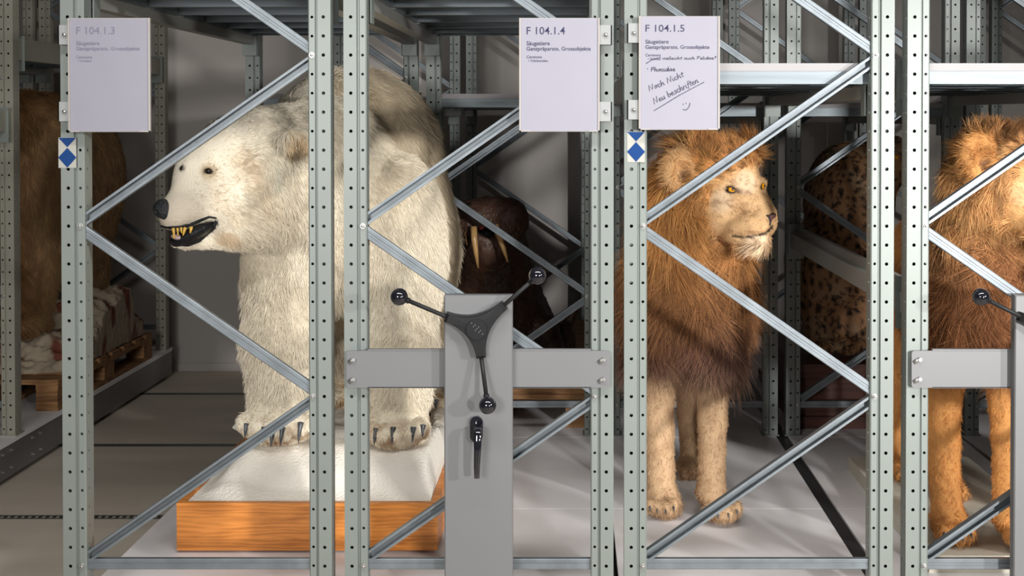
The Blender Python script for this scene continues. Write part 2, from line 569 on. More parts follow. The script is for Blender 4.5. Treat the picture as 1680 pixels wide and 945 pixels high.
def make_rack(x0, label, pm='post', shelves=(), extra_beams=(), carriage=True):
    """shelves: list of (frame 0/1, bay 0/1, z bottom of planks, with_board, beam_h, beam_dz)"""
    root = empty('mobile_rack', (x0, ROWS[0], 0), label, 'shelving rack', 'mobile shelving racks in the store room')
    for ri, Y in enumerate(ROWS):
        dy = Y - ROWS[0]
        for k, ox in enumerate(OFFS):
            p = put(PM[pm, 1 if k % 2 == 0 else -1], 'post', root, (ox, dy, 0))
            if ri < 2:
                for z in ((0.30, 1.20, 2.10) if k % 2 == 0 else (0.75, 1.65)):
                    put(BOLT, 'bolt', p, (0.0195 if k % 2 == 0 else -0.0195, 0.004, z))
        for fr in (0, 1):
            ox = OFFS[fr * 2]
            for key in BR:
                nm = 'horizontal_brace' if key in ('h', 'h2') else 'diagonal_brace'
                put(BR[key], nm, root, (ox, dy, 0))
    L1 = ROWS[1] - ROWS[0]
    L2 = ROWS[2] - ROWS[1]
    for (fr, bay, z, board, bh, dz) in shelves:
        L = (L1, L2)[bay]
        y0 = (0, L1)[bay]
        ox = OFFS[fr * 2]
        for side, oxx in ((1, ox), (-1, ox + FW)):
            bm = beam_mesh(L, bh, M['beam'] if pm == 'post' else M['post_beige'], z - dz)
            bo = put(bm, 'beam', root, (oxx, y0, 0))
            put(connector_mesh(z - dz, bh, side, 0.069), 'beam_connector', bo, (0, 0, 0))
            put(connector_mesh(z - dz, bh, side, -0.045), 'beam_connector', bo, (0, L, 0))
        ys = 0.045
        pw = 0.297
        ends = []
        y = ys
        first = 0.185
        while y < L - 0.05:
            d = first if y == ys else pw
            d = min(d, L - 0.02 - y)
            ends.append((y, d - 0.004))
            y += d
        for (yy, d) in ends:
            if d > 0.05:
                put(plank_mesh(FW, d, z), 'shelf_plank', root, (ox, y0 + yy, 0))
        if board:
            mb = MB()
            mb.box(0.024, FW - 0.024, 0.046, L - 0.02, z + 0.0345, z + 0.0345 + 0.021)
            put(mb.mesh('shelf_board', M['board_white']), 'shelf_board', root, (ox, y0, 0))
    for (ox, bay, z, h) in extra_beams:
        L = (L1, L2)[bay]
        bo = put(beam_mesh(L, h, M['beam'], z), 'beam', root, (ox, (0, L1)[bay], 0))
        put(connector_mesh(z, h, 1, 0.069), 'beam_connector', bo, (0, 0, 0))
        put(connector_mesh(z, h, 1, -0.045), 'beam_connector', bo, (0, L, 0))
    # decks: panels with fine seams
    total = ROWS[2] - ROWS[0] + 0.10
    for fr in (0, 1):
        xa = OFFS[fr * 2] - (0.034 if fr == 0 else 0.022)
        xb = OFFS[fr * 2 + 1] + (0.034 if fr == 1 else 0.022)
        y = -0.05
        for q in range(5):
            d = 0.945
            if y + d > total:
                d = total - y
            if d < 0.05:
                break
            mb = MB()
            mb.box(xa, xb, y + 0.0012, y + d - 0.0012, DECK - 0.020, DECK)
            put(mb.mesh('deck_panel', M['deck']), 'deck_panel', root)
            y += d
    # carriage underneath
    mb = MB()
    mb.box(-0.030, 1.424, -0.045, total, 0.022, DECK - 0.0205)
    c = put(mb.mesh('carriage', M['carriage']), 'carriage', root)
    mb = MB()
    mb.box(OFFS[1] + 0.026, OFFS[2] - 0.026, -0.04, total - 0.01, DECK - 0.0205, DECK - 0.004)
    put(mb.mesh('gap_profile', M['rubber']), 'gap_profile', root)
    # side bolts on the carriage near the middle row, right side
    for (yy, zz) in [(a, z) for z in (0.055, 0.125) for a in (1.62, 1.70, 1.74, 1.82, 2.02, 2.10)]:
        bo = put(BOLT, 'carriage_bolt', c, (1.424, yy, zz))
        bo.rotation_euler = (0, 0, math.radians(90))
    return root


A_X, B_X, E_X, C_X = -1.317, 0.165, 1.647, -3.725
rackA = make_rack(A_X, 'grey steel rack on the left holding the polar bear and the walrus', 'post',
                  shelves=[(0, 0, 1.822, True, 0.105, 0.038), (1, 0, 1.822, True, 0.105, 0.038),
                           (0, 1, 1.530, True, 0.085, 0.035), (1, 1, 1.530, True, 0.085, 0.035)])
rackB = make_rack(B_X, 'grey steel rack right of centre holding two lions and a leopard', 'post',
                  shelves=[(0, 0, 1.575, True, 0.095, 0.040), (1, 0, 1.575, True, 0.095, 0.040),
                           (0, 1, 1.492, True, 0.085, 0.035), (1, 1, 1.492, True, 0.085, 0.035)],
                  extra_beams=[(OFFS[2], 0, 0.956, 0.085)])
rackE = make_rack(E_X, 'rack at the far right, its empty deck showing behind the second lion', 'post',
                  shelves=[(0, 0, 2.38, True, 0.105, 0.038), (0, 1, 2.38, True, 0.085, 0.038)])
rackC = make_rack(C_X, 'beige rack across the aisle at the left edge, holding a brown animal', 'post_beige',
                  shelves=[(1, 0, 1.465, False, 0.085, 0.035), (1, 1, 1.765, True, 0.090, 0.038),
                           (0, 1, 1.765, True, 0.085, 0.038)])


# ------------------------------------------------------------------ drive column, wheel and lever on rack A and B
def drive_unit(rack, dx):
    off = world_loc(rack)

    def loc(mb):
        return mb
    # cross bar bolted on the two posts
    Yb = 3.286
    xl, xr = (568 - CX) * Yb / FPX + dx, (1001 - CX) * Yb / FPX + dx
    z0, z1 = EYE - (637 - 194) * Yb / FPX, EYE - (573.5 - 194) * Yb / FPX
    mb = MB()
    r = 0.008
    n = 6
    pts = []
    for (cx, cz, a0) in ((xl + r, z0 + r, 180), (xr - r, z0 + r, 270), (xr - r, z1 - 0.004 - r, 0), (xl + r, z1 - 0.004 - r, 90)):
        for k in range(n + 1):
            a = math.radians(a0 + 90 * k / n)
            pts.append((cx + r * math.cos(a), cz + r * math.sin(a)))
    mb.prism(pts, Yb - 0.004, Yb)
    mb.box(xl + 0.055, xr - 0.050, Yb - 0.004, Yb + 0.010, z1 - 0.0045, z1)
    mb.box(xl + 0.055, xr - 0.050, Yb - 0.004, Yb + 0.010, z0 - 0.001, z0 + 0.002)
    bar = mb.build('cross_bar', M['panel'], rack)
    for xx in (xl + 0.016, xr - 0.020):
        for zz in (z1 - 0.028, z0 + 0.022):
            mb = MB()
            mb.tube([(xx - .010, Yb - .0045, zz - .006), (xx + .006, Yb - .0045, zz + .003)], .0058, 10)
            mb.tube([(xx + .004, Yb - .004, zz + .002), (xx + .004, Yb - .014, zz + .002)], .0055, 6, sm=False)
            mb.build('slot_bolt', M['chrome'], bar)
    # column: shallow folded sheet box
    Yc = 3.25
    x0, x1 = (728 - CX) * Yc / FPX + dx, (840.5 - CX) * Yc / FPX + dx
    zt = EYE - (485 - 194) * Yc / FPX
    mb = MB()
    e = 0.003
    mb.add([(x0 + e, Yc, 0.03), (x1 - e, Yc, 0.03), (x1 - e, Yc, zt - e), (x0 + e, Yc, zt - e),
            (x0, Yc + e, 0.03), (x1, Yc + e, 0.03), (x1, Yc + e, zt), (x0, Yc + e, zt),
            (x0, Yc + .030, 0.03), (x1, Yc + .030, 0.03), (x1, Yc + .030, zt), (x0, Yc + .030, zt)],
           [(0, 1, 2, 3), (0, 3, 7, 4), (1, 5, 6, 2), (3, 2, 6, 7), (4, 7, 11, 8), (5, 9, 10, 6), (7, 6, 10, 11), (8, 11, 10, 9), (0, 4, 8, 9, 5, 1)])
    col = mb.build('control_column', M['panel'], rack)
    # hub
    Yh = Yc - 0.002
    c = W(784, 536, Yc)
    c.x += dx
    angs = [math.radians(a) for a in (160.5, 40.0, -82.5)]
    armlen = (0.088, 0.092, 0.078)
    out = []
    for i in range(3):
        a, a2 = angs[i], angs[(i + 1) % 3] + (0 if i else 0)
        # tip of arm i
        L = armlen[i]
        ux, uz = math.cos(a), math.sin(a)
        nx, nz = -uz, ux
        out.append(('tip', (ux * L + nx * .012, uz * L + nz * .012), (ux * L - nx * .012, uz * L - nz * .012)))
    # order tips clockwise: 160.5 -> 40 -> -82.5
    ring = []
    for i in range(3):
        _, pa, pb = out[i]
        ring += [pa, pb]
        _, qa, _q = out[(i + 1) % 3]
        mid = angs[i] - math.radians(60)
        m = (math.cos(mid) * 0.014, math.sin(mid) * 0.014)
        for k in range(1, 8):
            t = k / 8
            x = (1 - t) ** 2 * pb[0] + 2 * t * (1 - t) * m[0] + t * t * qa[0]
            z = (1 - t) ** 2 * pb[1] + 2 * t * (1 - t) * m[1] + t * t * qa[1]
            ring.append((x, z))
    n = len(ring)
    mb = MB()
    vs = [(c.x + p[0], Yh, c.z + p[1]) for p in ring]
    vs += [(c.x + p[0] * .99, Yh - 0.026, c.z + p[1] * .99) for p in ring]
    vs += [(c.x + p[0] * .90, Yh - 0.034, c.z + p[1] * .90) for p in ring]
    vs += [(c.x + p[0] * .45, Yh - 0.0345, c.z + p[1] * .45) for p in ring]
    fs = []
    for q in range(3):
        for i in range(n):
            j = (i + 1) % n
            fs.append((q * n + i, q * n + j, (q + 1) * n + j, (q + 1) * n + i))
    fs.append(tuple(range(3 * n, 4 * n)))
    mb.add(vs, fs, False)
    wheel = mb.build('drive_wheel', M['black'], rack)
    # fine screw dots on the hub disc
    mb = MB()
    mb.tube([(c.x, Yh - 0.0365, c.z), (c.x, Yh - 0.0400, c.z)], 0.026, 28, sm=False)
    mb.build('hub_disc', M['black'], wheel)
    mb = MB()
    for q in range(9):
        xx = -0.013 + (q % 3) * 0.009 + (q // 3) * 0.005
        zz = 0.016 - (q // 3) * 0.009 - (q % 3) * 0.005
        mb.sphere((c.x + xx, Yh - 0.040, c.z + zz), 0.0012, 6, 4)
    mb.build('hub_marks', M['bracket'], wheel)
    tips = [(655, 487), (882, 452), (800, 665)]
    Yk = 3.19
    for i, (tx, tz) in enumerate(tips):
        k = W(tx, tz, Yk)
        k.x += dx
        a = angs[i]
        s = Vector((c.x + math.cos(a) * armlen[i] * .85, Yh - 0.016, c.z + math.sin(a) * armlen[i] * .85))
        d = (k - s).normalized()
        mb = MB()
        mb.tube([s, s + d * 0.02, k - d * .028], [.0068, .0056, .0056], 12)
        mb.tube([k - d * .028, k - d * .016], .0078, 12)
        mb.build('spoke', M['black'], wheel)
        mb = MB()
        mb.sphere(k, 0.0225, 28, 18)
        mb.build('knob', M['black_gloss'], wheel)
    # lever
    mb = MB()
    p1, p2 = W(782, 692, Yc), W(782, 714, Yc)
    for p in (p1, p2):
        p.x += dx
    outl = []
    r = 0.0165
    for k in range(13):
        a = math.pi * k / 12
        outl.append((p1.x + r * math.cos(a), p1.z + r * math.sin(a)))
    for k in range(13):
        a = math.pi + math.pi * k / 12
        outl.append((p2.x + r * math.cos(a), p2.z + r * math.sin(a)))
    mb.prism(list(reversed(outl)), Yc - 0.010, Yc)
    lev = mb.build('lever_handle', M['black_gloss'], rack)
    q = [W(784, 700, 3.24), W(784, 702, 3.205), W(784, 712, 3.195), W(783.5, 740, 3.195), W(782.5, 765, 3.195), W(782.5, 784, 3.197)]
    mb = MB()
    widths = [0.010, 0.014, 0.0145, 0.0125, 0.0108, 0.0095]
    vs, fs = [], []
    for p, w_ in zip(q, widths):
        for (ux, uz) in ((-1, -.6), (-.6, -1), (.6, -1), (1, -.6), (1, .6), (.6, 1), (-.6, 1), (-1, .6)):
            vs.append((p.x + dx + ux * w_ * .72, p.y + uz * .0075, p.z))
    for i in range(len(q) - 1):
        for k in range(8):
            fs.append((i * 8 + k, (i + 1) * 8 + k, (i + 1) * 8 + (k + 1) % 8, i * 8 + (k + 1) % 8))
    fs.append(tuple(range(8)))
    fs.append(tuple(reversed(range(len(q) * 8 - 8, len(q) * 8))))
    mb.add(vs, fs, True)
    mb.build('lever_grip', M['black_gloss'], lev)


drive_unit(rackA, 0.0)
drive_unit(rackB, B_X - A_X)


# ------------------------------------------------------------------ label sheets
def text_mesh(txt, bold=0.0):
    cu = bpy.data.curves.new('t', 'FONT')
    cu.body = txt
    cu.offset = bold
    cu.resolution_u = 3
    o = bpy.data.objects.new('t', cu)
    COL.objects.link(o)
    dg = bpy.context.evaluated_depsgraph_get()
    me = bpy.data.meshes.new_from_object(o.evaluated_get(dg))
    n = len(me.vertices)
    co = np.empty(n * 3)
    me.vertices.foreach_get('co', co)
    co = co.reshape(-1, 3)
    fs = [tuple(p.vertices) for p in me.polygons]
    bpy.data.objects.remove(o)
    bpy.data.curves.remove(cu)
    return co, fs


SIGN_Y = 3.268


def put_text(parent, name, txt, px0, px1, pyt, pyb, mat, bold=0.0, y=SIGN_Y - 0.0016):
    co, fs = text_mesh(txt, bold)
    a, bb = W(px0, pyb, y), W(px1, pyt, y)
    lo, hi = co.min(0), co.max(0)
    X = a.x + (co[:, 0] - lo[0]) / (hi[0] - lo[0]) * (bb.x - a.x)
    Z = a.z + (co[:, 1] - lo[1]) / (hi[1] - lo[1]) * (bb.z - a.z)
    mb = MB()
    mb.add([(x, y, z) for x, z in zip(X, Z)], fs)
    return mb.build(name, mat, parent)


def label_sheet(px0, px1, py0, py1, side, lines, label, ink):
    y = SIGN_Y
    a, bb = W(px0, py1, y), W(px1, py0, y)
    root = empty('label_holder', ((a.x + bb.x) / 2, y, a.z), label, 'label sheet', 'shelf label sheets clipped to the rack posts')
    mb = MB()
    mb.box(a.x, bb.x, y, y + 0.004, a.z, bb.z)
    mb.box(a.x, a.x + .0045, y - .004, y, a.z, bb.z)
    mb.box(bb.x - .0045, bb.x, y - .004, y, a.z, bb.z)
    mb.box(a.x, a.x + .030, y - .004, y, a.z, a.z + .003)
    mb.box(bb.x - .030, bb.x, y - .004, y, a.z, a.z + .003)
    mb.build('holder_frame', M['holder'], root)
    # paper, very slightly wavy
    nx, nz = 14, 20
    vs, fs = [], []
    for j in range(nz + 1):
        for i in range(nx + 1):
            u, v = i / nx, j / nz
            x = a.x + .0042 + u * (bb.x - a.x - .0084)
            z = a.z + .0015 + v * (bb.z - a.z - .003)
            vs.append((x, y - .0008 - .0004 * math.sin(u * 9 + v * 5) * math.sin(math.pi * u) * math.sin(math.pi * v), z))
    for j in range(nz):
        for i in range(nx):
            k = j * (nx + 1) + i
            fs.append((k, k + 1, k + nx + 2, k + nx + 1))
    mb = MB()
    mb.add(vs, fs, True)
    mb.build('paper_sheet', M['paper'], root)
    for (ya, yb_) in ((41, 73), (167, 199)):
        if side < 0:
            p, q = W(px0 - 19, yb_ - (33 - 30 if py0 < 29 else 0), y), W(px0 + 1, ya - (3 if py0 < 29 else 0), y)
        else:
            p, q = W(px1 - 1, yb_, y), W(px1 + 20, ya, y)
        mb = MB()
        mb.box(p.x, q.x, y + .004, y + .0065, p.z, q.z)
        mb.box(q.x - .003 if side > 0 else p.x, q.x if side > 0 else p.x + .003, y + .004, 3.3, p.z, q.z)
        br = mb.build('bracket', M['bracket'], root)
        bx = p.x + 0.0185 if side < 0 else q.x - 0.0155
        bz = (p.z + q.z) / 2
        mb = MB()
        mb.tube([(bx, y + .004, bz), (bx, y + .001, bz)], .0068, 14, sm=False)
        mb.tube([(bx, y + .001, bz), (bx, y - .003, bz), (bx, y - .0045, bz)], [.0058, .0048, .002], 12)
        mb.build('bracket_bolt', M['chrome'], br)
    for (txt, x0, x1, yt, yb_, bold) in lines:
        put_text(root, 'printed_line', txt, x0, x1, yt, yb_, ink, bold)
    return root


label_sheet(113, 246.5, 29.5, 216.5, -1,
            [('F 104.1.3', 125, 188, 44, 56, 0), ('Säugetiere', 125, 163, 67.5, 76, .009),
             ('Ganzpräparate, Grossobjekte', 125, 229, 76.5, 84.5, .009), ('Carnivora', 125, 151, 91, 96, .0),
             ('• Ursidae', 128, 150, 98, 101.5, 0)],
            'pale label sheet F 104.1.3 beside the polar bear head', M['ink_grey'])
label_sheet(852, 984, 29.5, 216, 1,
            [('F 104.1.4', 864, 927, 44, 56.5, .004), ('Säugetiere', 864, 902, 67.5, 76.5, .010),
             ('Ganzpräparate, Grossobjekte', 864, 969, 76.5, 85, .010), ('Carnivora', 864, 889, 91, 95.5, .004),
             ('• Odobenidae', 867, 899, 97.5, 101.5, 0)],
            'label sheet F 104.1.4 without handwriting, left of the centre posts', M['ink'])
sheet5 = label_sheet(1048, 1181, 26.5, 213, -1,
                     [('F 104.1.5', 1059, 1123, 40.5, 52, .004), ('Säugetiere', 1059, 1097, 65, 73.5, .010),
                      ('Ganzpräparate, Grossobjekte', 1059, 1164, 74, 82, .010), ('Carnivora', 1059, 1084, 88, 92.5, .004),
                      ('• Felidae', 1063, 1084, 94.5, 98.5, 0)],
                     'label sheet F 104.1.5 with handwritten notes and a smiley above the lion', M['ink'])

G = {  # single-stroke handwriting, x-height 1
    'a': (.95, [[(.7, .85), (.35, 1), (.05, .55), (.2, .05), (.6, .25), (.72, 1), (.72, .15), (.95, .1)]]),
    'b': (.85, [[(.1, 1.9), (.12, 0), (.5, 0), (.75, .4), (.55, .85), (.12, .7)], [(.75, .6), (.9, .65)]]),
    'c': (.75, [[(.65, .85), (.3, 1), (.05, .5), (.3, 0), (.7, .15)]]),
    'd': (.95, [[(.65, .85), (.3, 1), (.05, .45), (.3, 0), (.65, .3), (.75, 1.9), (.75, .1), (.95, .1)]]),
    'e': (.8, [[(.05, .5), (.65, .6), (.4, 1), (.08, .6), (.3, 0), (.8, .15)]]),
    'f': (.6, [[(.65, 1.8), (.35, 1.7), (.28, .4), (.2, -.5)], [(.0, .95), (.6, 1.0)]]),
    'h': (.85, [[(.1, 1.9), (.1, 0), (.2, .7), (.5, 1), (.62, .6), (.62, 0), (.85, .1)]]),
    'i': (.4, [[(.1, .9), (.15, 0), (.4, .1)], [(.12, 1.4), (.16, 1.45)]]),
    'l': (.4, [[(.15, 1.9), (.12, .1), (.4, .1)]]),
    'n': (.85, [[(.1, 1), (.1, 0), (.2, .7), (.5, 1), (.6, .5), (.6, 0), (.85, .1)]]),
    'o': (.8, [[(.4, 1), (.08, .6), (.3, 0), (.65, .4), (.4, 1), (.8, .9)]]),
    'r': (.6, [[(.1, 1), (.12, 0), (.15, .6), (.4, .95), (.6, .85)]]),
    's': (.65, [[(.6, .95), (.2, .9), (.2, .6), (.55, .35), (.4, 0), (.05, .1)]]),
    't': (.55, [[(.3, 1.6), (.25, .1), (.55, .1)], [(.0, 1.1), (.6, 1.15)]]),
    'u': (.85, [[(.1, 1), (.1, .2), (.35, 0), (.62, .5), (.65, 1), (.65, .1), (.85, .1)]]),
    'v': (.7, [[(.05, 1), (.3, 0), (.6, 1), (.75, .9)]]),
    'F': (.95, [[(.15, 1.8), (.1, 0)], [(.0, 1.8), (.9, 1.85)], [(.12, 1), (.65, 1.05)]]),
    'N': (1.25, [[(.1, 0), (.2, 1.8), (.85, .1), (1.0, 1.9)]]),
    'P': (.95, [[(.15, 0), (.15, 1.8), (.7, 1.75), (.75, 1.1), (.15, .9)]]),
    '?': (.7, [[(.1, 1.6), (.4, 1.9), (.6, 1.5), (.3, 1.0), (.3, .6)], [(.3, .15), (.32, .05)]]),
    '.': (.5, [[(.1, .6), (.2, .65)]]),
    ' ': (.6, []),
}


def handwriting(parent, name, txt, p0, p1, xh, wt=0.00075):
    """write txt from pixel p0 to p1 along a straight baseline; xh = x-height in px"""
    total = sum(G[c][0] for c in txt)
    dx, dy = p1[0] - p0[0], p1[1] - p0[1]
    L = math.hypot(dx, dy)
    ux, uy = dx / L, dy / L
    sc = L / total
    mb = MB()
    x = 0.0
    y = SIGN_Y - 0.0020
    for c in txt:
        w_, st = G[c]
        for line in st:
            pts = []
            for (gx, gy) in line:
                s_ = (x + gx) * sc + gy * xh * 0.18
                h_ = gy * xh
                pts.append(W(p0[0] + ux * s_ + uy * h_, p0[1] + uy * s_ - ux * h_, y))
            mb.tube(pts, wt, 5, sm=False)
        x += w_
    return mb.build(name, M['pen'], parent)


def Zp(x, y):
    return (1040 + x / 4.295, 10 + y / 4.295)


handwriting(sheet5, 'handwritten_line', 'vielleicht auch Felidae?', Zp(200, 376), Zp(580, 374), 2.6, .0006)
handwriting(sheet5, 'handwritten_line', '.', Zp(88, 452), Zp(112, 452), 4.0, .0010)
handwriting(sheet5, 'handwritten_line', 'Phocidae', Zp(118, 461), Zp(292, 457), 3.9)
handwriting(sheet5, 'handwritten_line', 'Noch Nicht', Zp(108, 600), Zp(352, 496), 5.0)
handwriting(sheet5, 'handwritten_line', 'Neu beschriften', Zp(143, 692), Zp(458, 536), 5.4)
for nm, pts in (('pen_underline', [(140, 738), (320, 628), (495, 535)]), ('pen_strike', [(85, 405), (130, 376), (190, 360)]),
                ('smiley_mouth', [(345, 728), (368, 732), (388, 712), (396, 682)]), ('smiley_eye', [(346, 688), (350, 694)]),
                ('smiley_eye', [(366, 682), (370, 688)])):
    mb = MB()
    mb.tube([W(*Zp(*p), SIGN_Y - 0.0020) for p in pts], .0007, 5, sm=False)
    mb.build(nm, M['pen'], sheet5)

# blue and white emblem stickers on two posts
for (cx, top, lab) in ((110.5, 225.5, 'blue and white emblem sticker on the leftmost front post'),
                       (1043.5, 216.0, 'blue and white emblem sticker on the post beside the lion')):
    y = 3.2988
    mb = MB()
    a, bb = W(cx - 14.5, top + 50, y), W(cx + 14.5, top, y)
    mb.box(a.x, bb.x, y, y + .0008, a.z, bb.z)
    s = tag(mb.build('emblem_sticker', M['white'], None, ((a.x + bb.x) / 2, y, a.z)), lab, 'sticker', 'emblem stickers on the posts')
    for nm, pts in (('emblem_triangle', [(-14.5, 0.5), (14.5, 0.5), (0, 16)]), ('emblem_diamond', [(0, 17), (14.8, 33), (0, 49.5), (-14.8, 33)])):
        mb = MB()
        q = [W(cx + p[0], top + p[1], y) for p in pts]
        mb.prism([(p.x, p.z) for p in reversed(q)], y - .0008, y - .0001)
        mb.build(nm, M['blue'], s)


# ------------------------------------------------------------------ implicit bodies
def Ry(deg):
    a = math.radians(deg)
    return np.array([[math.cos(a), 0, math.sin(a)], [0, 1, 0], [-math.sin(a), 0, math.cos(a)]])


def Rz(deg):
    a = math.radians(deg)
    return np.array([[math.cos(a), -math.sin(a), 0], [math.sin(a), math.cos(a), 0], [0, 0, 1]])


def vnoise(P, scale, seed, octaves=1):
    """smooth pseudo-noise in about -1..1"""
    r = np.random.default_rng(seed)
    out = np.zeros(len(P))
    amp, tot = 1.0, 0.0
    for o in range(octaves):
        for _ in range(6):
            k = r.normal(size=3) * scale * 4.0
            ph = r.uniform(0, 6.28)
            out += amp * np.sin(P @ k + ph)
        tot += amp * 2.2
        amp *= 0.55
        scale *= 2.1
    return out / tot


class SDF:
    def __init__(s):
        s.p = []

    def e(s, c, r, k=0.03, R=None, op='+'):
        s.p.append(('e', np.array(c, float), np.array(r, float), k, None if R is None else np.array(R), op))
        return s

    def c(s, a, b, ra, rb, k=0.03, op='+'):
        s.p.append(('c', np.array(a, float), np.array(b, float), (ra, rb), k, op))
        return s

    def __call__(s, P):
        d = np.full(len(P), 1e3)
        for p in s.p:
            if p[0] == 'e':
                _, c, r, k, R, op = p
                q = P - c
                if R is not None:
                    q = q @ R
                k0 = np.linalg.norm(q / r, axis=1) + 1e-9
                k1 = np.linalg.norm(q / (r * r), axis=1) + 1e-9
                x = k0 * (k0 - 1) / k1
            else:
                _, a, b_, (ra, rb), k, op = p
                ab = b_ - a
                t = np.clip(((P - a) @ ab) / (ab @ ab), 0, 1)
                x = np.linalg.norm(P - a - t[:, None] * ab, axis=1) - (ra + (rb - ra) * t)
            if op == '+':
                h = np.clip(0.5 + 0.5 * (x - d) / k, 0, 1)
                d = x * (1 - h) + d * h - k * h * (1 - h)
            else:
                h = np.clip(0.5 - 0.5 * (d + x) / k, 0, 1)
                d = d * (1 - h) - x * h + k * h * (1 - h)
        return d

    def hit(s, px, py, ya=3.4, yb=6.9, n=900):
        Y = np.linspace(ya, yb, n)
        P = np.array([A3(px, py, y) for y in (ya, yb)])
        t = (Y - ya) / (yb - ya)
        Q = P[0] * (1 - t[:, None]) + P[1] * t[:, None]
        d = s(Q)
        i = int(np.argmax(d < 0))
        if d[i] >= 0:
            i = int(np.argmin(d))
        return Vector(Q[i])

    def normal(s, p):
        p = np.array(p)
        e = 0.004
        g = []
        for a in range(3):
            q = np.zeros(3)
            q[a] = e
            g.append(s(np.array([p + q]))[0] - s(np.array([p - q]))[0])
        return Vector(g).normalized()


def surface_nets(sdf, lo, hi, h):
    """mesh of the zero set on a regular grid"""
    lo, hi = np.array(lo, float), np.array(hi, float)
    n = np.ceil((hi - lo) / h).astype(int) + 1
    ax = [lo[i] + h * np.arange(n[i]) for i in range(3)]
    D = np.empty(tuple(n))
    for i in range(n[0]):
        yy, zz = np.meshgrid(ax[1], ax[2], indexing='ij')
        P = np.stack([np.full(yy.size, ax[0][i]), yy.ravel(), zz.ravel()], 1)
        D[i] = sdf(P).reshape(n[1], n[2])
    S = D < 0
    c = [S[a:n[0] - 1 + a, b_:n[1] - 1 + b_, d:n[2] - 1 + d] for a in (0, 1) for b_ in (0, 1) for d in (0, 1)]
    cnt = sum(x.astype(np.int8) for x in c)
    act = (cnt > 0) & (cnt < 8)
    idx = -np.ones(act.shape, int)
    I = np.argwhere(act)
    idx[act] = np.arange(len(I))
    acc = np.zeros((len(I), 3))
    num = np.zeros(len(I))
    corners = np.array([(a, b_, d) for a in (0, 1) for b_ in (0, 1) for d in (0, 1)])
    for p in range(8):
        for q in range(p + 1, 8):
            if np.abs(corners[p] - corners[q]).sum() != 1:
                continue
            A = I + corners[p]
            B_ = I + corners[q]
            da = D[A[:, 0], A[:, 1], A[:, 2]]
            db = D[B_[:, 0], B_[:, 1], B_[:, 2]]
            m = (da < 0) != (db < 0)
            t = np.where(m, da / np.where(m, da - db, 1), 0)
            acc += np.where(m[:, None], A + t[:, None] * (B_ - A), 0)
            num += m
    V = lo + h * acc / num[:, None]
    F = []
    for a in range(3):
        b_, d = (a + 1) % 3, (a + 2) % 3
        sl0 = [slice(0, n[0] - 1), slice(0, n[1] - 1), slice(0, n[2] - 1)]
        s0 = S[tuple(sl0)]
        sl1 = list(sl0)
        sl1[a] = slice(1, n[a])
        s1 = S[tuple(sl1)]
        E = np.argwhere(s0 != s1)
        E = E[(E[:, b_] > 0) & (E[:, d] > 0)]
        fl = s0[E[:, 0], E[:, 1], E[:, 2]]

        def g(ob, od):
            Q = E.copy()
            Q[:, b_] -= ob
            Q[:, d] -= od
            return idx[Q[:, 0], Q[:, 1], Q[:, 2]]
        q = np.stack([g(1, 1), g(0, 1), g(0, 0), g(1, 0)], 1)
        q[~fl] = q[~fl][:, ::-1]
        F.append(q)
    return V, np.concatenate(F)


def vertex_normals(V, F):
    n = np.cross(V[F[:, 2]] - V[F[:, 0]], V[F[:, 3]] - V[F[:, 1]])
    N = np.zeros_like(V)
    for k in range(4):
        np.add.at(N, F[:, k], n)
    return N / (np.linalg.norm(N, axis=1)[:, None] + 1e-12)


def body_mesh(name, V, F, colors, mat, parent=None, loc=(0, 0, 0)):
    off = np.array(loc if parent is None else world_loc(parent))
    me = bpy.data.meshes.new(name)
    me.vertices.add(len(V))
    me.vertices.foreach_set('co', (V - off).astype(np.float32).ravel())
    me.loops.add(F.size)
    me.loops.foreach_set('vertex_index', F.astype(np.int32).ravel())
    me.polygons.add(len(F))
    me.polygons.foreach_set('loop_start', np.arange(0, F.size, 4, dtype=np.int32))
    me.polygons.foreach_set('use_smooth', np.ones(len(F), bool))
    me.update(calc_edges=True)
    me.materials.append(mat)
    a = me.attributes.new('col', 'FLOAT_COLOR', 'POINT')
    c4 = np.ones((len(V), 4), np.float32)
    c4[:, :3] = colors
    a.data.foreach_set('color', c4.ravel())
    o = bpy.data.objects.new(name, me)
    COL.objects.link(o)
    if parent is None:
        o.location = loc
    else:
        o.parent = parent
    return o


CLUMP_OFF = np.random.default_rng(99).random((8192, 3))


def clump_centre(P, cell):
    g = np.floor(P / cell).astype(np.int64)
    best = np.full(len(P), 9e9)
    cen = np.zeros_like(P)
    hid = np.zeros(len(P))
    for a in (-1, 0, 1):
        for b_ in (-1, 0, 1):
            for d in (-1, 0, 1):
                q = g + np.array([a, b_, d])
                h = (q[:, 0] * 73856093 ^ q[:, 1] * 19349663 ^ q[:, 2] * 83492791) & 8191
                c = (q + CLUMP_OFF[h]) * cell
                dd = np.sum((P - c) ** 2, axis=1)
                m = dd < best
                best[m] = dd[m]
                cen[m] = c[m]
                hid[m] = CLUMP_OFF[h[m], 0] * 7.13 % 1.0
    return cen, hid


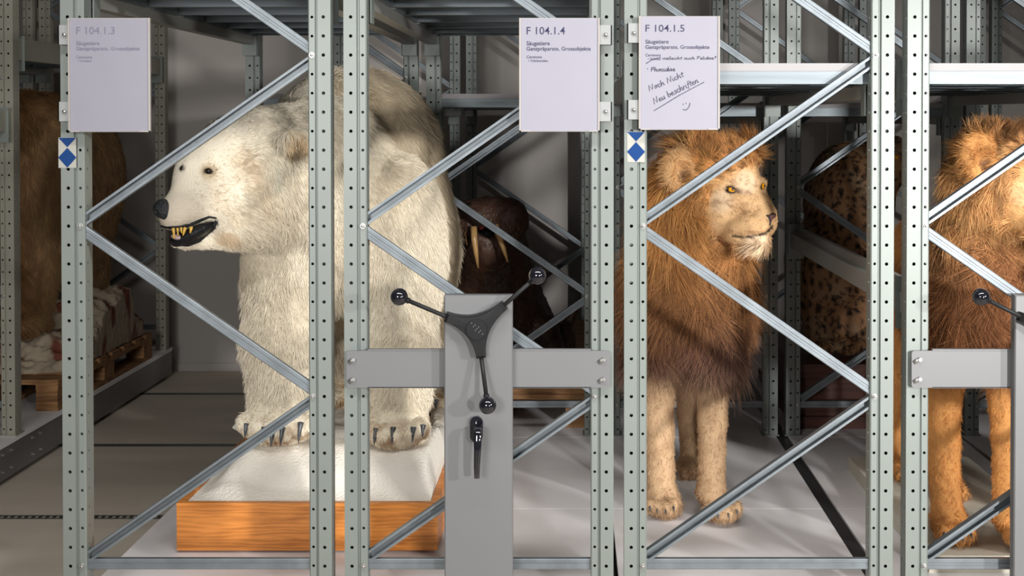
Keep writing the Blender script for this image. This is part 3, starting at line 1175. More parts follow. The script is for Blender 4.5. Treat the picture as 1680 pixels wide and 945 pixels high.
def fur(name, parent, V, F, N, count, style, mat=None, seed=1, nseg=5, cell=0.0, pull=0.0, tone=0.0, lean=.35):
    """style(P, N, rng) -> weight, length, radius, direction (unit, before lift), lift, colour"""
    rng = np.random.default_rng(seed)
    T_ = np.concatenate([F[:, [0, 1, 2]], F[:, [0, 2, 3]]])
    a = V[T_[:, 0]]; b_ = V[T_[:, 1]]; c = V[T_[:, 2]]
    area_ = 0.5 * np.linalg.norm(np.cross(b_ - a, c - a), axis=1)
    cen = (a + b_ + c) / 3
    nf = N[T_[:, 0]]
    w = style(cen, nf, None)
    w = area_ * w
    cdf = np.cumsum(w)
    cdf /= cdf[-1]
    t = np.searchsorted(cdf, rng.random(count))
    t = np.minimum(t, len(T_) - 1)
    u, v = rng.random(count), rng.random(count)
    fl = u + v > 1
    u[fl], v[fl] = 1 - u[fl], 1 - v[fl]
    wv = 1 - u - v
    P = a[t] * wv[:, None] + b_[t] * u[:, None] + c[t] * v[:, None]
    n = N[T_[t, 0]] * wv[:, None] + N[T_[t, 1]] * u[:, None] + N[T_[t, 2]] * v[:, None]
    n /= np.linalg.norm(n, axis=1)[:, None] + 1e-9
    L, R_, D, lift, C, droop, curl = style(P, n, rng)
    D = D - n * np.sum(D * n, axis=1)[:, None]
    D /= np.linalg.norm(D, axis=1)[:, None] + 1e-9
    d0 = n * lift[:, None] + D * (1 - lift)[:, None] + rng.normal(size=(count, 3)) * curl[:, None]
    d0 /= np.linalg.norm(d0, axis=1)[:, None] + 1e-9
    pts = np.empty((count, nseg, 3), np.float32)
    off = np.array(world_loc(parent))
    side = rng.normal(size=(count, 3)) * (curl * 0.35 * L)[:, None]
    gather = np.zeros_like(P)
    if cell > 0:
        cen, hid = clump_centre(P, cell)
        gather = cen - P
        gather = (gather - n * np.sum(gather * n, axis=1)[:, None]) * pull
        C = C * (1 + tone * (hid - .5) * 2)[:, None]
        L = L * (.85 + .3 * hid)
        # each lock leans its own way
        k = np.stack([np.sin(hid * 40), np.cos(hid * 57), np.sin(hid * 91)], 1)
        D = D + k * lean
        d0 = d0 + k * lean * .35
    for i in range(nseg):
        s_ = i / (nseg - 1)
        q = P - n * 0.002 + gather * s_ ** .8 + d0 * (L * s_)[:, None] + D * (L * 0.35 * s_ * s_)[:, None] + side * (s_ * s_)
        q[:, 2] -= droop * L * s_ * s_
        pts[:, i] = q - off
    hc = bpy.data.hair_curves.new(name)
    hc.add_curves([nseg] * count)
    hc.points.foreach_set('position', pts.ravel())
    prof = np.array([1.0, 0.95, 0.8, 0.55, 0.15] if nseg == 5 else np.linspace(1, 0.15, nseg), np.float32)
    rad = (R_[:, None] * prof[None, :]).astype(np.float32)
    ra = hc.attributes.get('radius') or hc.attributes.new('radius', 'FLOAT', 'POINT')
    ra.data.foreach_set('value', rad.ravel())
    ca = hc.attributes.new('col', 'FLOAT_COLOR', 'CURVE')
    c4 = np.ones((count, 4), np.float32)
    c4[:, :3] = np.clip(C, 0, 1)
    ca.data.foreach_set('color', c4.ravel())
    hc.materials.append(mat or M['fur'])
    o = bpy.data.objects.new(name, hc)
    COL.objects.link(o)
    o.parent = parent
    o['kind'] = 'stuff'
    return o


def sstep(x, a, b_):
    t = np.clip((x - a) / (b_ - a), 0, 1)
    return t * t * (3 - 2 * t)


def mixc(c, d, t):
    t = t[:, None]
    return c * (1 - t) + np.array(d) * t


def near(P, c, r):
    """1 at point c fading to 0 at distance r"""
    return 1 - sstep(np.linalg.norm(P - np.array(c), axis=1), r * 0.55, r)


def tooth(mb, a, b_, r):
    a, b_ = Vector(a), Vector(b_)
    m = a.lerp(b_, .5)
    mb.tube([a, m, b_.lerp(m, .25), b_], [r, r * .8, r * .42, r * .1], 8)


def claw(parent, a, d, L, r, mat=None, name='claw'):
    """curved claw from a, first along d then down"""
    a, d = Vector(a), Vector(d).normalized()
    pts, rad = [], []
    for i in range(7):
        t = i / 6
        pts.append(a + d * (L * t) + Vector((0, 0, -1)) * (L * 0.55 * t * t))
        rad.append(r * (1 - t) ** 0.7 + 0.0008)
    mb = MB()
    mb.tube(pts, rad, 8)
    return mb.build(name, mat or M['claw'], parent)


def eyeball(parent, p, gaze, r, iris, pupil_ang=28, iris_ang=52, name='eye'):
    """glass eye: dark pupil cap, coloured iris ring, dark rim"""
    p, gaze = Vector(p), Vector(gaze).normalized()
    R = gaze.to_track_quat('Z', 'Y').to_matrix()
    mb = MB()
    u, w = 24, 20
    vs, fs, mi = [], [], []
    for i in range(w + 1):
        th = math.pi * i / w
        for k in range(u):
            a = 2 * math.pi * k / u
            vs.append(p + R @ (Vector((math.sin(th) * math.cos(a), math.sin(th) * math.sin(a), math.cos(th))) * r))
    n0 = len(mb.v)
    mb.v += [tuple(x) for x in vs]
    for i in range(w):
        deg = (i + .5) * 180 / w
        m = 0 if deg < pupil_ang else (1 if deg < iris_ang else 2)
        for k in range(u):
            k2 = (k + 1) % u
            mb.f.append((i * u + k, (i + 1) * u + k, (i + 1) * u + k2, i * u + k2))
            mb.sm.append(True)
            mb.mi.append(m)
    return mb.build(name, [M['eye_dark'], iris, M['eye_dark']], parent)


# ------------------------------------------------------------------ polar bear base: oak tray and plaster snow
def tray():
    YF, YB = 3.765, 5.045
    a, c = W(290, 912, YF), W(717.5, 825.5, YF)
    root = empty('wooden_tray', ((a.x + c.x) / 2, YF, DECK), 'orange oak tray with low sides carrying the plaster snow under the polar bear', 'wooden base')
    t = 0.022
    zb, zt = DECK + 0.008, c.z
    # sides lean outwards a little at the back left
    for nm, (x0, x1, y0, y1) in (('front_board', (a.x, c.x, YF, YF + t)), ('back_board', (a.x, c.x, YB - t, YB)),
                                 ('side_board', (a.x, a.x + t, YF + t, YB - t)), ('side_board', (c.x - t, c.x, YF + t, YB - t))):
        mb = MB()
        mb.box(x0, x1, y0, y1, zb, zt)
        mb.build(nm, M['oak'], root)
    mb = MB()
    mb.box(a.x + t, c.x - t, YF + t, YB - t, zb, zb + 0.015)
    mb.build('bottom_board', M['oak'], root)
    for yy in (YF + 0.12, YB - 0.2):
        mb = MB()
        mb.box(a.x + 0.05, c.x - 0.05, yy, yy + 0.08, DECK, zb)
        mb.build('runner', M['rubber'], root)
    return a.x, c.x, YF, YB, zt, zb


TX0, TX1, TYF, TYB, TZT, TZB = tray()


def snow_height(x, y):
    zt = TZT - 0.004
    u = (x - TX0) / (TX1 - TX0)
    v = (y - TYF) / (TYB - TYF)
    # distance from the edges in metres
    dl = x - TX0 - 0.026
    dr = TX1 - 0.024 - x
    df = y - TYF - 0.022
    db = TYB - 0.03 - y
    rise_l = sstep(dl, 0.00, 0.155)
    rise_r = sstep(dr, -0.02, 0.030)
    rise_f = 0.42 * sstep(df, -0.005, 0.11) + 0.58 * sstep(df, 0.03, 0.20)
    rise_b = sstep(db, 0.0, 0.10)
    h = 0.118 * rise_l * rise_r * rise_f * rise_b
    # lower trough between the fore and the hind paws, and a raised lip right of the hind paw
    h = h - 0.050 * sstep(y, 4.22, 4.5) * rise_b * rise_l
    P = np.stack([x, y, np.zeros_like(x)], 1)
    h = h + (0.007 * vnoise(P, 3, 3, 2) + 0.0015 * vnoise(P, 14, 5, 2)) * rise_f * rise_l * rise_r
    h = h - 0.014 * np.exp(-((df - 0.095 - 0.03 * np.sin(x * 9)) / 0.022) ** 2) * rise_l * (x < -0.75)
    return zt + h


def snow_block():
    nx, ny = 110, 150
    x0, x1, y0, y1 = TX0 + 0.0235, TX1 - 0.0235, TYF + 0.0235, TYB - 0.0235
    xs, ys = np.linspace(x0, x1, nx), np.linspace(y0, y1, ny)
    XX, YY = np.meshgrid(xs, ys, indexing='xy')
    Z = snow_height(XX.ravel(), YY.ravel())
    V = np.stack([XX.ravel(), YY.ravel(), Z], 1)
    mb = MB()
    fs = []
    for j in range(ny - 1):
        for i in range(nx - 1):
            k = j * nx + i
            fs.append((k, k + 1, k + nx + 1, k + nx))
    mb.add(V, fs, True)
    ring = [(i, 0) for i in range(nx)] + [(nx - 1, j) for j in range(1, ny)] + [(i, ny - 1) for i in range(nx - 2, -1, -1)] + [(0, j) for j in range(ny - 2, 0, -1)]
    zb = TZB + 0.016
    for (i, j), (i2, j2) in zip(ring, ring[1:] + ring[:1]):
        p, q = V[j * nx + i], V[j2 * nx + i2]
        mb.quad((p[0], p[1], zb), (q[0], q[1], zb), tuple(q), tuple(p))
    o = mb.build('plaster_snow', M['plaster'], None, ((TX0 + TX1) / 2, TYF, zb))
    return tag(o, 'cream plaster snow mound in the wooden tray under the polar bear', 'plaster base')


snow_block()
# raised plaster ridge beside the hind paw, part of the landscape
rk = SDF()
rk.e(A3(722, 705, 4.55), (.045, .16, .075), .03).e(A3(716, 745, 4.35), (.040, .15, .06), .03).e(A3(722, 660, 4.75), (.05, .10, .03), .03)
Vr, Fr = surface_nets(rk, rk.p[1][1] - [.12, .3, .2], rk.p[2][1] + [.12, .25, .16], .008)
Vr = Vr.copy()
Vr[:, 2] += 0.004 * vnoise(Vr, 40, 9, 2)
o = body_mesh('plaster_ridge', Vr, Fr, np.tile([.72, .65, .55], (len(Vr), 1)), M['rock'], None, tuple(rk.p[1][1]))
tag(o, 'small cream plaster ridge beside the hind paw of the polar bear', 'plaster rock')

# clear plastic tag under the left paw
mb = MB()
p = [W(381, 701, 4.0), W(402, 712, 3.97), W(413, 677, 3.99), W(396, 680, 4.03)]
vs = [tuple(q) for q in p] + [(q.x, q.y + .002, q.z - .004) for q in p]
mb.add(vs, [(0, 1, 2, 3), (7, 6, 5, 4), (0, 4, 5, 1), (1, 5, 6, 2), (2, 6, 7, 3), (3, 7, 4, 0)])
o = mb.build('number_tag', M['tag'], None, tuple(p[1]))
tag(o, 'small translucent tag lying under the left front paw of the polar bear', 'tag')


# ------------------------------------------------------------------ polar bear
def polar_bear():
    s = SDF()
    e, c = s.e, s.c
    # trunk
    e(A3(575, 262, 4.72), (.335, .36, .345), .05)
    e(A3(607, 385, 4.68), (.315, .36, .36), .08)
    e(A3(545, 350, 4.42), (.25, .34, .33), .10)
    e(A3(520, 300, 4.33), (.20, .26, .27), .08)
    # chest and shoulders
    e(A3(485, 400, 4.20), (.165, .20, .26), .08)
    e(A3(650, 395, 4.28), (.165, .20, .30), .08)
    e(A3(560, 400, 4.20), (.21, .17, .22), .08)
    # fore legs
    c(A3(470, 440, 4.15), A3(464, 560, 4.10), .135, .118, .06)
    c(A3(464, 560, 4.10), A3(463, 668, 4.08), .118, .098, .04)
    c(A3(655, 440, 4.22), A3(657, 570, 4.14), .135, .110, .06)
    c(A3(657, 570, 4.14), A3(655, 676, 4.10), .110, .092, .04)
    # hind legs
    c(A3(672, 420, 4.75), A3(690, 560, 4.72), .165, .12, .07)
    c(A3(690, 560, 4.72), A3(704, 632, 4.78), .115, .075, .05)
    c(A3(545, 440, 4.70), A3(556, 625, 4.76), .15, .085, .07)
    # neck
    c(A3(535, 262, 4.30), A3(435, 272, 4.02), .20, .19, .07)
    c(A3(520, 330, 4.25), A3(420, 330, 4.00), .20, .14, .06)
    # head
    e(A3(392, 283, 3.97), (.175, .150, .178), .05)
    e(A3(352, 300, 3.93), (.125, .12, .125), .05)
    e(A3(430, 335, 3.97), (.155, .16, .135), .05)
    e(A3(395, 362, 3.95), (.105, .12, .080), .04)
    c(A3(345, 315, 3.91), A3(293, 344, 3.85), .086, .052, .045)
    c(A3(320, 330, 3.88), A3(286, 354, 3.84), .062, .044, .03)
    # brow
    c(A3(345, 272, 3.845), A3(318, 272, 3.85), .020, .016, .03)
    c(A3(303, 275, 3.96), A3(318, 268, 3.97), .022, .022, .03)
    # lower jaw
    c(A3(390, 376, 3.94), A3(306, 396, 3.865), .062, .026, .025)
    e(A3(296, 399, 3.86), (.030, .030, .013), .02)
    # mouth opening
    s.e(A3(318, 383, 3.80), (.072, .085, .0155), .012, Ry(-27), '-')
    s.e(A3(293, 387, 3.82), (.036, .09, .020), .012, Ry(-10), '-')
    # ear
    e(A3(480, 230, 3.86), (.042, .030, .036), .018)
    e(A3(492, 236, 3.835), (.030, .022, .024), .010, None, '-')
    e(A3(425, 215, 4.16), (.030, .02, .032), .015)
    # paws
    for (px, py, Y, toes) in ((460, 694, 4.03, ((405, 697), (425, 704), (447, 708), (469, 709), (494, 705), (515, 697))),
                              (652, 705, 4.05, ((612, 709), (631, 714), (653, 716), (676, 713), (692, 706)))):
        e(A3(px, py, Y), (.122 if px < 500 else .095, .125, .062), .035)
        for (tx, ty) in toes:
            e(A3(tx, ty - 4, Y - .094 + .0011 * abs(tx - px) * 0.5), (.0245, .052, .032), .009)
    e(A3(712, 660, 4.70), (.062, .11, .042), .03)
    for tx in (702, 715, 727):
        e(A3(tx, 664, 4.615), (.018, .03, .022), .012)
    e(A3(556, 646, 4.70), (.07, .11, .04), .03)
    lo, hi = A3(240, 760, 3.68), A3(770, 80, 5.12)
    lo[0], hi[0] = -1.42, -0.40
    V, F = surface_nets(s, (lo[0], 3.68, .40), (hi[0], 5.13, 1.80), .0105)
    # flatten soles on the plaster
    z = snow_height(V[:, 0], V[:, 1])
    low = V[:, 2] < z
    V[low, 2] = z[low] - 0.001
    N = vertex_normals(V, F)
    nose = s.hit(263, 345, 3.6, 4.2)
    eyeL = s.hit(342, 281, 3.6, 4.2)
    eye_far = s.hit(298, 276, 3.6, 4.3)
    ear = A3(489, 240, 3.84)

    def coat(P, n=None):
        col = np.tile([.88, .81, .67], (len(P), 1))
        t = 0.5 + 0.5 * vnoise(P, 2, 21, 2)
        col = mixc(col, [.86, .73, .54], 0.26 * t)
        # older, yellower wool on trunk and upper legs
        yel = sstep(P[:, 0], -.95, -.78) * sstep(P[:, 1], 4.15, 4.45)
        col = mixc(col, [.74, .60, .40], 0.55 * yel)
        col = mixc(col, [.66, .47, .25], 0.8 * near(P, ear, .055))
        col = mixc(col, [.10, .07, .05], 0.9 * near(P, ear + np.array([.0, 0, -.002]), .026))
        col = mixc(col, [.52, .36, .18], 0.6 * near(P, eyeL, .034))
        for en in (eyeL, eye_far):
            dd = np.linalg.norm((P - np.array(en)) / np.array([1.6, 1.5, .85]), axis=1)
            col = mixc(col, [.07, .04, .025], .85 * (1 - sstep(dd, .009, .0145)))
        col = mixc(col, [.62, .52, .42], .55 * near(P, A3(300, 345, 3.8), .08))
        col = mixc(col, [.72, .50, .28], .30 * near(P, A3(398, 300, 3.8), .15) * (0.5 + 0.5 * vnoise(P, 5, 8)))
        col = mixc(col, [.68, .46, .24], .5 * near(P, A3(372, 392, 3.86), .05))
        # toes stained brown around the claws
        col = mixc(col, [.42, .24, .11], .8 * (1 - sstep(P[:, 2] - TZT, 0.15, 0.235)) * sstep(vnoise(P, 14, 6, 2), -.3, .8))
        # dark lips
        lip = near(P, A3(318, 383, 3.83), .085)
        return np.clip(col, 0, 1)
    colr = coat(V)
    # gum-black inside the mouth cut
    inm = ((V - A3(318, 383, 3.80)) @ Ry(-27)) / np.array([.079, .10, .0205])
    inm2 = ((V - A3(293, 387, 3.82)) @ Ry(-10)) / np.array([.040, .10, .0235])
    mouth_m = (np.linalg.norm(inm, axis=1) < 1) | (np.linalg.norm(inm2, axis=1) < 1)
    colr[mouth_m] = [.014, .012, .012]
    loc = (W(560, 0, 4.4).x, 4.4, TZT + 0.08)
    bear = body_mesh('polar_bear', V, F, colr, M['coat'], None, loc)
    tag(bear, 'white mounted polar bear standing on a plaster mound, mouth open, head turned left', 'polar bear')

    nosev = np.array(nose)

    def style(P, n, rng):
        m1 = np.linalg.norm(((P - A3(318, 383, 3.80)) @ Ry(-27)) / np.array([.080, .12, .022]), axis=1)
        m2 = np.linalg.norm(((P - A3(293, 387, 3.82)) @ Ry(-10)) / np.array([.041, .12, .025]), axis=1)
        dn = np.linalg.norm(P - nosev, axis=1)
        de = np.linalg.norm(P - np.array(eyeL), axis=1)
        bald = (m1 < 1) | (m2 < 1) | (dn < .034) | (de < .0135)
        if rng is None:
            w = 1.0 + 0.8 * sstep(-n[:, 1], -.1, .5) + 1.2 * sstep(4.2 - P[:, 1], 0, .2)
            w = w * np.where(n[:, 1] > .5, .4, 1)
            return np.where(bald, 0.0, w)
        head = 1 - sstep(P[:, 0], -1.06, -.86)
        head = head * sstep(P[:, 2], .95, 1.0)
        muz = 1 - sstep(P[:, 0], -1.24, -1.08)
        L = .026 + (.012 - .026) * head
        L = L + (.0050 - L) * np.maximum(muz * head, 0)
        back = sstep(P[:, 1], 4.35, 4.6)
        L = L + .006 * back
        paw = 1 - sstep(P[:, 2], .52, .60)
        L = L * (1 - .62 * paw)
        L = L * rng.uniform(.7, 1.25, len(P))
        # flow: back along the head away from the nose, down elsewhere
        D = np.tile([.10, .12, -1.0], (len(P), 1))
        away = P - nosev
        away /= np.linalg.norm(away, axis=1)[:, None]
        D = D * (1 - head)[:, None] + away * head[:, None]
        ch = sstep(P[:, 0], -1.0, -.8) * sstep(P[:, 2], 1.0, 1.3)
        D = D + ch[:, None] * np.array([.35, .1, -.2])
        D += np.stack([vnoise(P, 11, 31), vnoise(P, 11, 32), vnoise(P, 11, 33)], 1) * .28
        D += np.stack([vnoise(P, 60, 41), vnoise(P, 60, 42), vnoise(P, 60, 43)], 1) * .32
        lift = np.full(len(P), .34) - .14 * head
        C = coat(P) * rng.uniform(.90, 1.10, len(P))[:, None]
        return L, np.full(len(P), .00072) + .0003 * (1 - head), D, lift, C, .25 * np.ones(len(P)), .10 + .05 * rng.random(len(P))
    fur('fur', bear, V, F, N, 260000, style, seed=3, cell=.014, pull=.36, tone=.03, lean=.14)

    # nose
    nn = SDF()
    nc = np.array(nose)
    nn.e(A3(265, 343, 3.80) + np.array([0, .02, 0]), (.031, .040, .030), .02)
    nn.e(A3(272, 352, 3.80) + np.array([0, .02, 0]), (.017, .03, .024), .012)
    nn.e(A3(256, 350, 3.785), (.006, .012, .009), .006, None, '-')
    nn.e(A3(281, 349, 3.785), (.009, .010, .005), .006, Ry(30), '-')
    c0 = A3(267, 346, 3.81)
    v, f = surface_nets(nn, c0 - .06, c0 + .06, .0035)
    body_mesh('nose', v, f, np.tile([.03, .035, .04], (len(v), 1)), M['nose_black'], bear)
    # eyes
    for (px, py, r) in ((342, 281, .0108), (298, 276, .0090)):
        h = s.hit(px, py, 3.6, 4.3)
        n_ = s.normal(h)
        q = h - n_ * r * .45
        ey = eyeball(bear, q, (-.5, -1, 0.0), r, M['eye_dark'])
        if px < 300:
            continue
        mb = MB()
        pts = []
        for k in range(17):
            a = 2 * math.pi * k / 16
            ww = r * 1.15 * math.cos(a)
            pp = W(px + ww * FPX / h.y, py - (r * .62 * math.sin(a) - .15 * ww) * FPX / h.y, h.y)
            hh = s.hit(px + ww * FPX / h.y, py - (r * .62 * math.sin(a) - .15 * ww) * FPX / h.y, h.y - .08, h.y + .08, 300)
            pts.append(hh + Vector((0, -.0005, 0)))
        mb.tube(pts, .0019, 6, cap=False)
        mb.build('eye_rim', M['lid'], ey)
    # mouth: black gums, lips, tongue, teeth
    mo = SDF()
    mo.e(A3(318, 384, 3.85), (.074, .055, .022), .01, Ry(-27))
    mo.e(A3(300, 390, 3.845), (.040, .040, .020), .01, Ry(-10))
    v, f = surface_nets(mo, A3(318, 384, 3.86) - .10, A3(318, 384, 3.86) + .10, .005)
    gums = body_mesh('mouth_lining', v, f, np.tile([.012, .012, .014], (len(v), 1)), M['mouth'], bear)
    # upper lip edge and lower lip edge as bumpy black tubes
    for nm, pts, r0 in (('upper_lip', [(264, 371), (280, 374), (296, 372), (312, 369), (328, 362), (343, 356), (355, 358)], .0042),
                        ('lower_lip', [(356, 361), (350, 373), (340, 383), (326, 394), (308, 401), (292, 401), (282, 397)], .0070)):
        q = [s.hit(px, py - (3 if nm == 'upper_lip' else -3), 3.6, 4.1) + Vector((0, -.001, 0)) for px, py in pts]
        q = [Vector((W(p[0], p[1], h.y).x, h.y, W(p[0], p[1], h.y).z)) for p, h in zip(pts, q)]
        mb = MB()
        mb.tube(q, [r0 * (.6 if i in (0, len(q) - 1) else 1 + .25 * math.sin(i * 2.3)) for i in range(len(q))], 10)
        mb.build(nm, M['mouth'], bear)
    mb = MB()
    mb.sphere(A3(292, 389, 3.815), .022, 18, 10, (1.0, .9, .42), Matrix.Rotation(.2, 3, 'Y'))
    mb.build('tongue', M['tongue'], bear)
    for (ax_, ay_, bx_, by_, r) in ((284, 374, 286, 388, .0052), (291, 374, 292, 383, .004), (297, 373, 298, 383, .004), (304, 373, 300, 387, .0055),
                                    (314, 372, 312, 383, .0055), (286, 391, 284, 380, .004), (292, 386, 292, 379, .003)):
        mb = MB()
        tooth(mb, A3(ax_, ay_, 3.797), A3(bx_, by_, 3.797), r)
        mb.build('tooth', M['tooth'], bear)
    # claws
    for (px, py, L) in ((404, 700, .030), (433, 706, .034), (447, 712, .034), (463, 706, .040), (493, 698, .046), (516, 700, .03),
                        (616, 708, .036), (645, 706, .036), (678, 706, .034), (694, 702, .026), (716, 660, .026), (704, 662, .024)):
        h = s.hit(px, py + 1, 3.6, 5.0)
        claw(bear, h + Vector((0, .004, .010)), (-.06, -.50, -.85), L * .95, .0088)
    return bear


polar_bear()


# ------------------------------------------------------------------ lions
def hitp(s, p, span=0.35):
    """surface point on the sight line through p"""
    p = Vector(p)
    o_ = Vector((0, 0, EYE))
    d = (p - o_).normalized()
    L = (p - o_).length
    t = np.linspace(L - span, L + span, 700)
    Q = np.array(o_) + t[:, None] * np.array(d)
    v = s(Q)
    i = int(np.argmax(v < 0))
    if v[i] >= 0:
        i = int(np.argmin(v))
    return Vector(Q[i])


def lion(label, off, hs, pal, seed, mouth_open=False, hx=0.0):
    E0 = A3(1140, 300, 4.0)
    FC = None

    def H(px, py, Y):
        q = A3(px, py, Y)
        return E0 + (q - E0) * np.array([hs, 1, 1]) + np.array([hx, 0, 0])
    s = SDF()
    e, c = s.e, s.c
    # skull and face
    e(H(1168, 302, 4.01), (.128, .13, .125), .03)
    e(H(1205, 285, 3.96), (.075, .075, .075), .04)
    c(H(1205, 318, 3.945), H(1251, 354, 3.865), .072, .036, .03)
    c(H(1228, 312, 3.99), H(1258, 350, 3.90), .050, .030, .03)
    e(H(1190, 347, 3.955), (.078, .080, .075), .035)
    # muzzle pads and chin
    e(H(1236, 369, 3.862), (.050, .046, .040), .018)
    e(H(1259, 366, 3.885), (.030, .040, .038), .016)
    e(H(1216, 372, 3.885), (.045, .045, .036), .02)
    e(H(1240, 393, 3.888), (.048, .048, .030), .014)
    e(H(1212, 384, 3.915), (.050, .055, .034), .02)
    # brow ridges and cheek bone
    c(H(1183, 299, 3.893), H(1214, 297, 3.885), .018, .016, .022)
    c(H(1238, 298, 3.915), H(1252, 300, 3.94), .016, .014, .02)
    c(H(1180, 325, 3.90), H(1212, 332, 3.885), .017, .014, .025)
    s.e(H(1199, 312, 3.858), (.026, .016, .014), .014, None, '-')
    # mouth line groove
    ml = [(1266, 372), (1258, 380), (1246, 384), (1230, 388), (1214, 389), (1204, 386)]
    gap = .0045 if not mouth_open else .010
    for (a, b_) in zip(ml[:-1], ml[1:]):
        pa, pb = hitp(s, H(*a, 3.88)), hitp(s, H(*b_, 3.88))
        s.c(pa, pb, gap, gap, .006, '-')
    # ears
    e(H(1113, 278, 3.915), (.055, .030, .070), .014)
    e(H(1125, 262, 3.95), (.040, .034, .050), .02)
    s.e(H(1120, 283, 3.880), (.034, .030, .046), .010, None, '-')
    e(H(1226, 250, 4.09), (.035, .022, .035), .015)
    # neck, chest
    c(A3(1150, 335, 4.07), A3(1128, 470, 4.22), .135, .175, .06)
    e(A3(1128, 480, 4.26), (.165, .20, .23), .06)
    e(A3(1130, 440, 4.65), (.165, .42, .19), .08)
    e(A3(1130, 450, 4.90), (.155, .22, .19), .06)
    e(A3(1090, 520, 4.26), (.085, .12, .15), .05)
    e(A3(1166, 520, 4.22), (.085, .12, .15), .05)
    # fore legs
    c(A3(1078, 560, 4.20), A3(1080, 700, 4.19), .072, .049, .03)
    c(A3(1080, 700, 4.19), A3(1086, 805, 4.18), .049, .046, .02)
    e(A3(1088, 812, 4.16), (.050, .052, .042), .02)
    c(A3(1168, 560, 4.14), A3(1169, 690, 4.12), .072, .046, .03)
    c(A3(1169, 690, 4.12), A3(1167, 800, 4.10), .046, .044, .02)
    e(A3(1166, 808, 4.09), (.049, .052, .042), .02)
    # paws
    for (px, py, Y, toes) in ((1090, 829, 4.13, ((1066, 832), (1078, 835), (1092, 836), (1105, 831))),
                              (1184, 835, 4.05, ((1162, 838), (1178, 843), (1195, 842), (1209, 836)))):
        e(A3(px, py, Y), (.056, .085, .032), .02)
        for (tx, ty) in toes:
            e(A3(tx, ty - 3, Y - .058), (.0165, .030, .021), .010)
    # hind legs
    for (k, sx) in ((0, 1130), (1, 1078)):
        dy = .0 if k == 0 else .22
        c(A3(sx + 4, 500, 4.72 + dy), A3(sx, 600, 4.60 + dy), .10, .062, .05)
        c(A3(sx, 600, 4.60 + dy), A3(sx - 2, 682, 4.70 + dy), .060, .036, .02)
        c(A3(sx - 2, 682, 4.70 + dy), A3(sx + 2, 757 - 9 * k, 4.64 + dy), .036, .034, .02)
        base = A3(sx + 2, 0, 4.59 + dy)
        base[2] = DECK + .030
        e(base, (.045, .08, .032), .02)
        for tx in (-.028, -.009, .010, .029):
            e(base + np.array([tx, -.058, -.006]), (.013, .026, .020), .008)
    # tail
    c(A3(1130, 430, 5.06), A3(1130, 560, 5.10), .026, .018, .03)
    V, F = surface_nets(s, (.08, 3.72, .155), (.68, 5.14, 1.50), .0085)
    V[:, 2] = np.maximum(V[:, 2], DECK + 0.0005)
    N = vertex_normals(V, F)
    nose = np.array(hitp(s, H(1262, 355, 3.85)))
    eye = hitp(s, H(1199, 311, 3.88))
    eye2 = hitp(s, H(1251, 306, 3.95))
    face_c = H(1215, 335, 3.94)
    leg_top = A3(0, 590, 4.15)[2]
    # the muzzle line in 3-D for colouring
    mline = [np.array(hitp(s, H(*a, 3.88))) for a in ml]

    def fdist(P):
        return np.linalg.norm((P - H(1225, 340, 3.94)) / np.array([.142 * hs, .17, .138]), axis=1)

    def facemask(P):
        return 1 - sstep(fdist(P), .84, 1.10)

    def coat(P):
        face = facemask(P)
        n1 = vnoise(P, 9, seed + 1, 3)
        n2 = vnoise(P, 45, seed + 2, 2)
        zc = P[:, 2]
        mane_t = sstep(zc, .74, 1.08)
        col = np.tile(pal['low'], (len(P), 1))
        col = mixc(col, pal['mid'], sstep(zc + .05 * n1, .74, .99))
        col = mixc(col, pal['high'], sstep(zc + .04 * n1, .98, 1.17))
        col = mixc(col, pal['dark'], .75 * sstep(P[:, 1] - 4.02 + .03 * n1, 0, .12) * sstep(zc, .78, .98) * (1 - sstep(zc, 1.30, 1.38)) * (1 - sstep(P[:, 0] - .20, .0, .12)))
        col = mixc(col, pal['crest'], .55 * sstep(zc + .02 * n1, 1.335, 1.385))
        col = mixc(col, pal['face'], face)
        # warmer cheek, freckled muzzle, pale chin and around the eye
        col = mixc(col, pal['white'], .6 * near(P, H(1240, 396, 3.87), .055))
        col = mixc(col, pal['white'], .45 * near(P, H(1225, 300, 3.88), .05))
        col = mixc(col, pal['white'], .4 * near(P, H(1185, 330, 3.89), .05))
        col = mixc(col, pal['brown'], .6 * near(P, np.array(H(1215, 332, 3.88)), .052) * (.5 + .5 * n2))
        col = mixc(col, pal['brown'], .5 * face * sstep(n2, .35, .9))
        ear = 1 - sstep(np.linalg.norm((P - H(1114, 278, 3.915)) / np.array([.066, .07, .083]), axis=1), .8, 1.1)
        col = mixc(col, pal['ear'], ear)
        col = mixc(col, pal['dark'], .85 * near(P, H(1126, 290, 3.915), .030))
        # legs
        leg = 1 - sstep(zc + .03 * n1, leg_top - .03, leg_top + .07)
        col = mixc(col, pal['leg'], leg)
        col = mixc(col, pal['brown'], .32 * leg * sstep(n1, -.2, .8))
        col = mixc(col, pal['toe'], .8 * (1 - sstep(zc, DECK + .02, DECK + .075)) * sstep(n2, -.5, .6))
        body = sstep(P[:, 1], 4.45, 4.6) * sstep(zc, .4, .6)
        col = mixc(col, pal['leg'], body * .8)
        for a, b_ in zip(mline[:-1], mline[1:]):
            ab = b_ - a
            t = np.clip(((P - a) @ ab) / (ab @ ab), 0, 1)
            dd = np.linalg.norm(P - a - t[:, None] * ab, axis=1)
            col = mixc(col, [.02, .012, .01], .95 * (1 - sstep(dd, gap * 1.0, gap * 2.0)))
        for en, r in ((eye, .022), (eye2, .018)):
            col = mixc(col, [.05, .03, .02], .8 * (1 - sstep(np.linalg.norm((P - np.array(en)) / np.array([1.25, 1, .8]), axis=1), r * .62, r)))
        col = mixc(col, [.05, .025, .02], .85 * near(P, np.array(eye) + np.array([.026, .0, -.008]), .014))
        return np.clip(col, 0, 1)
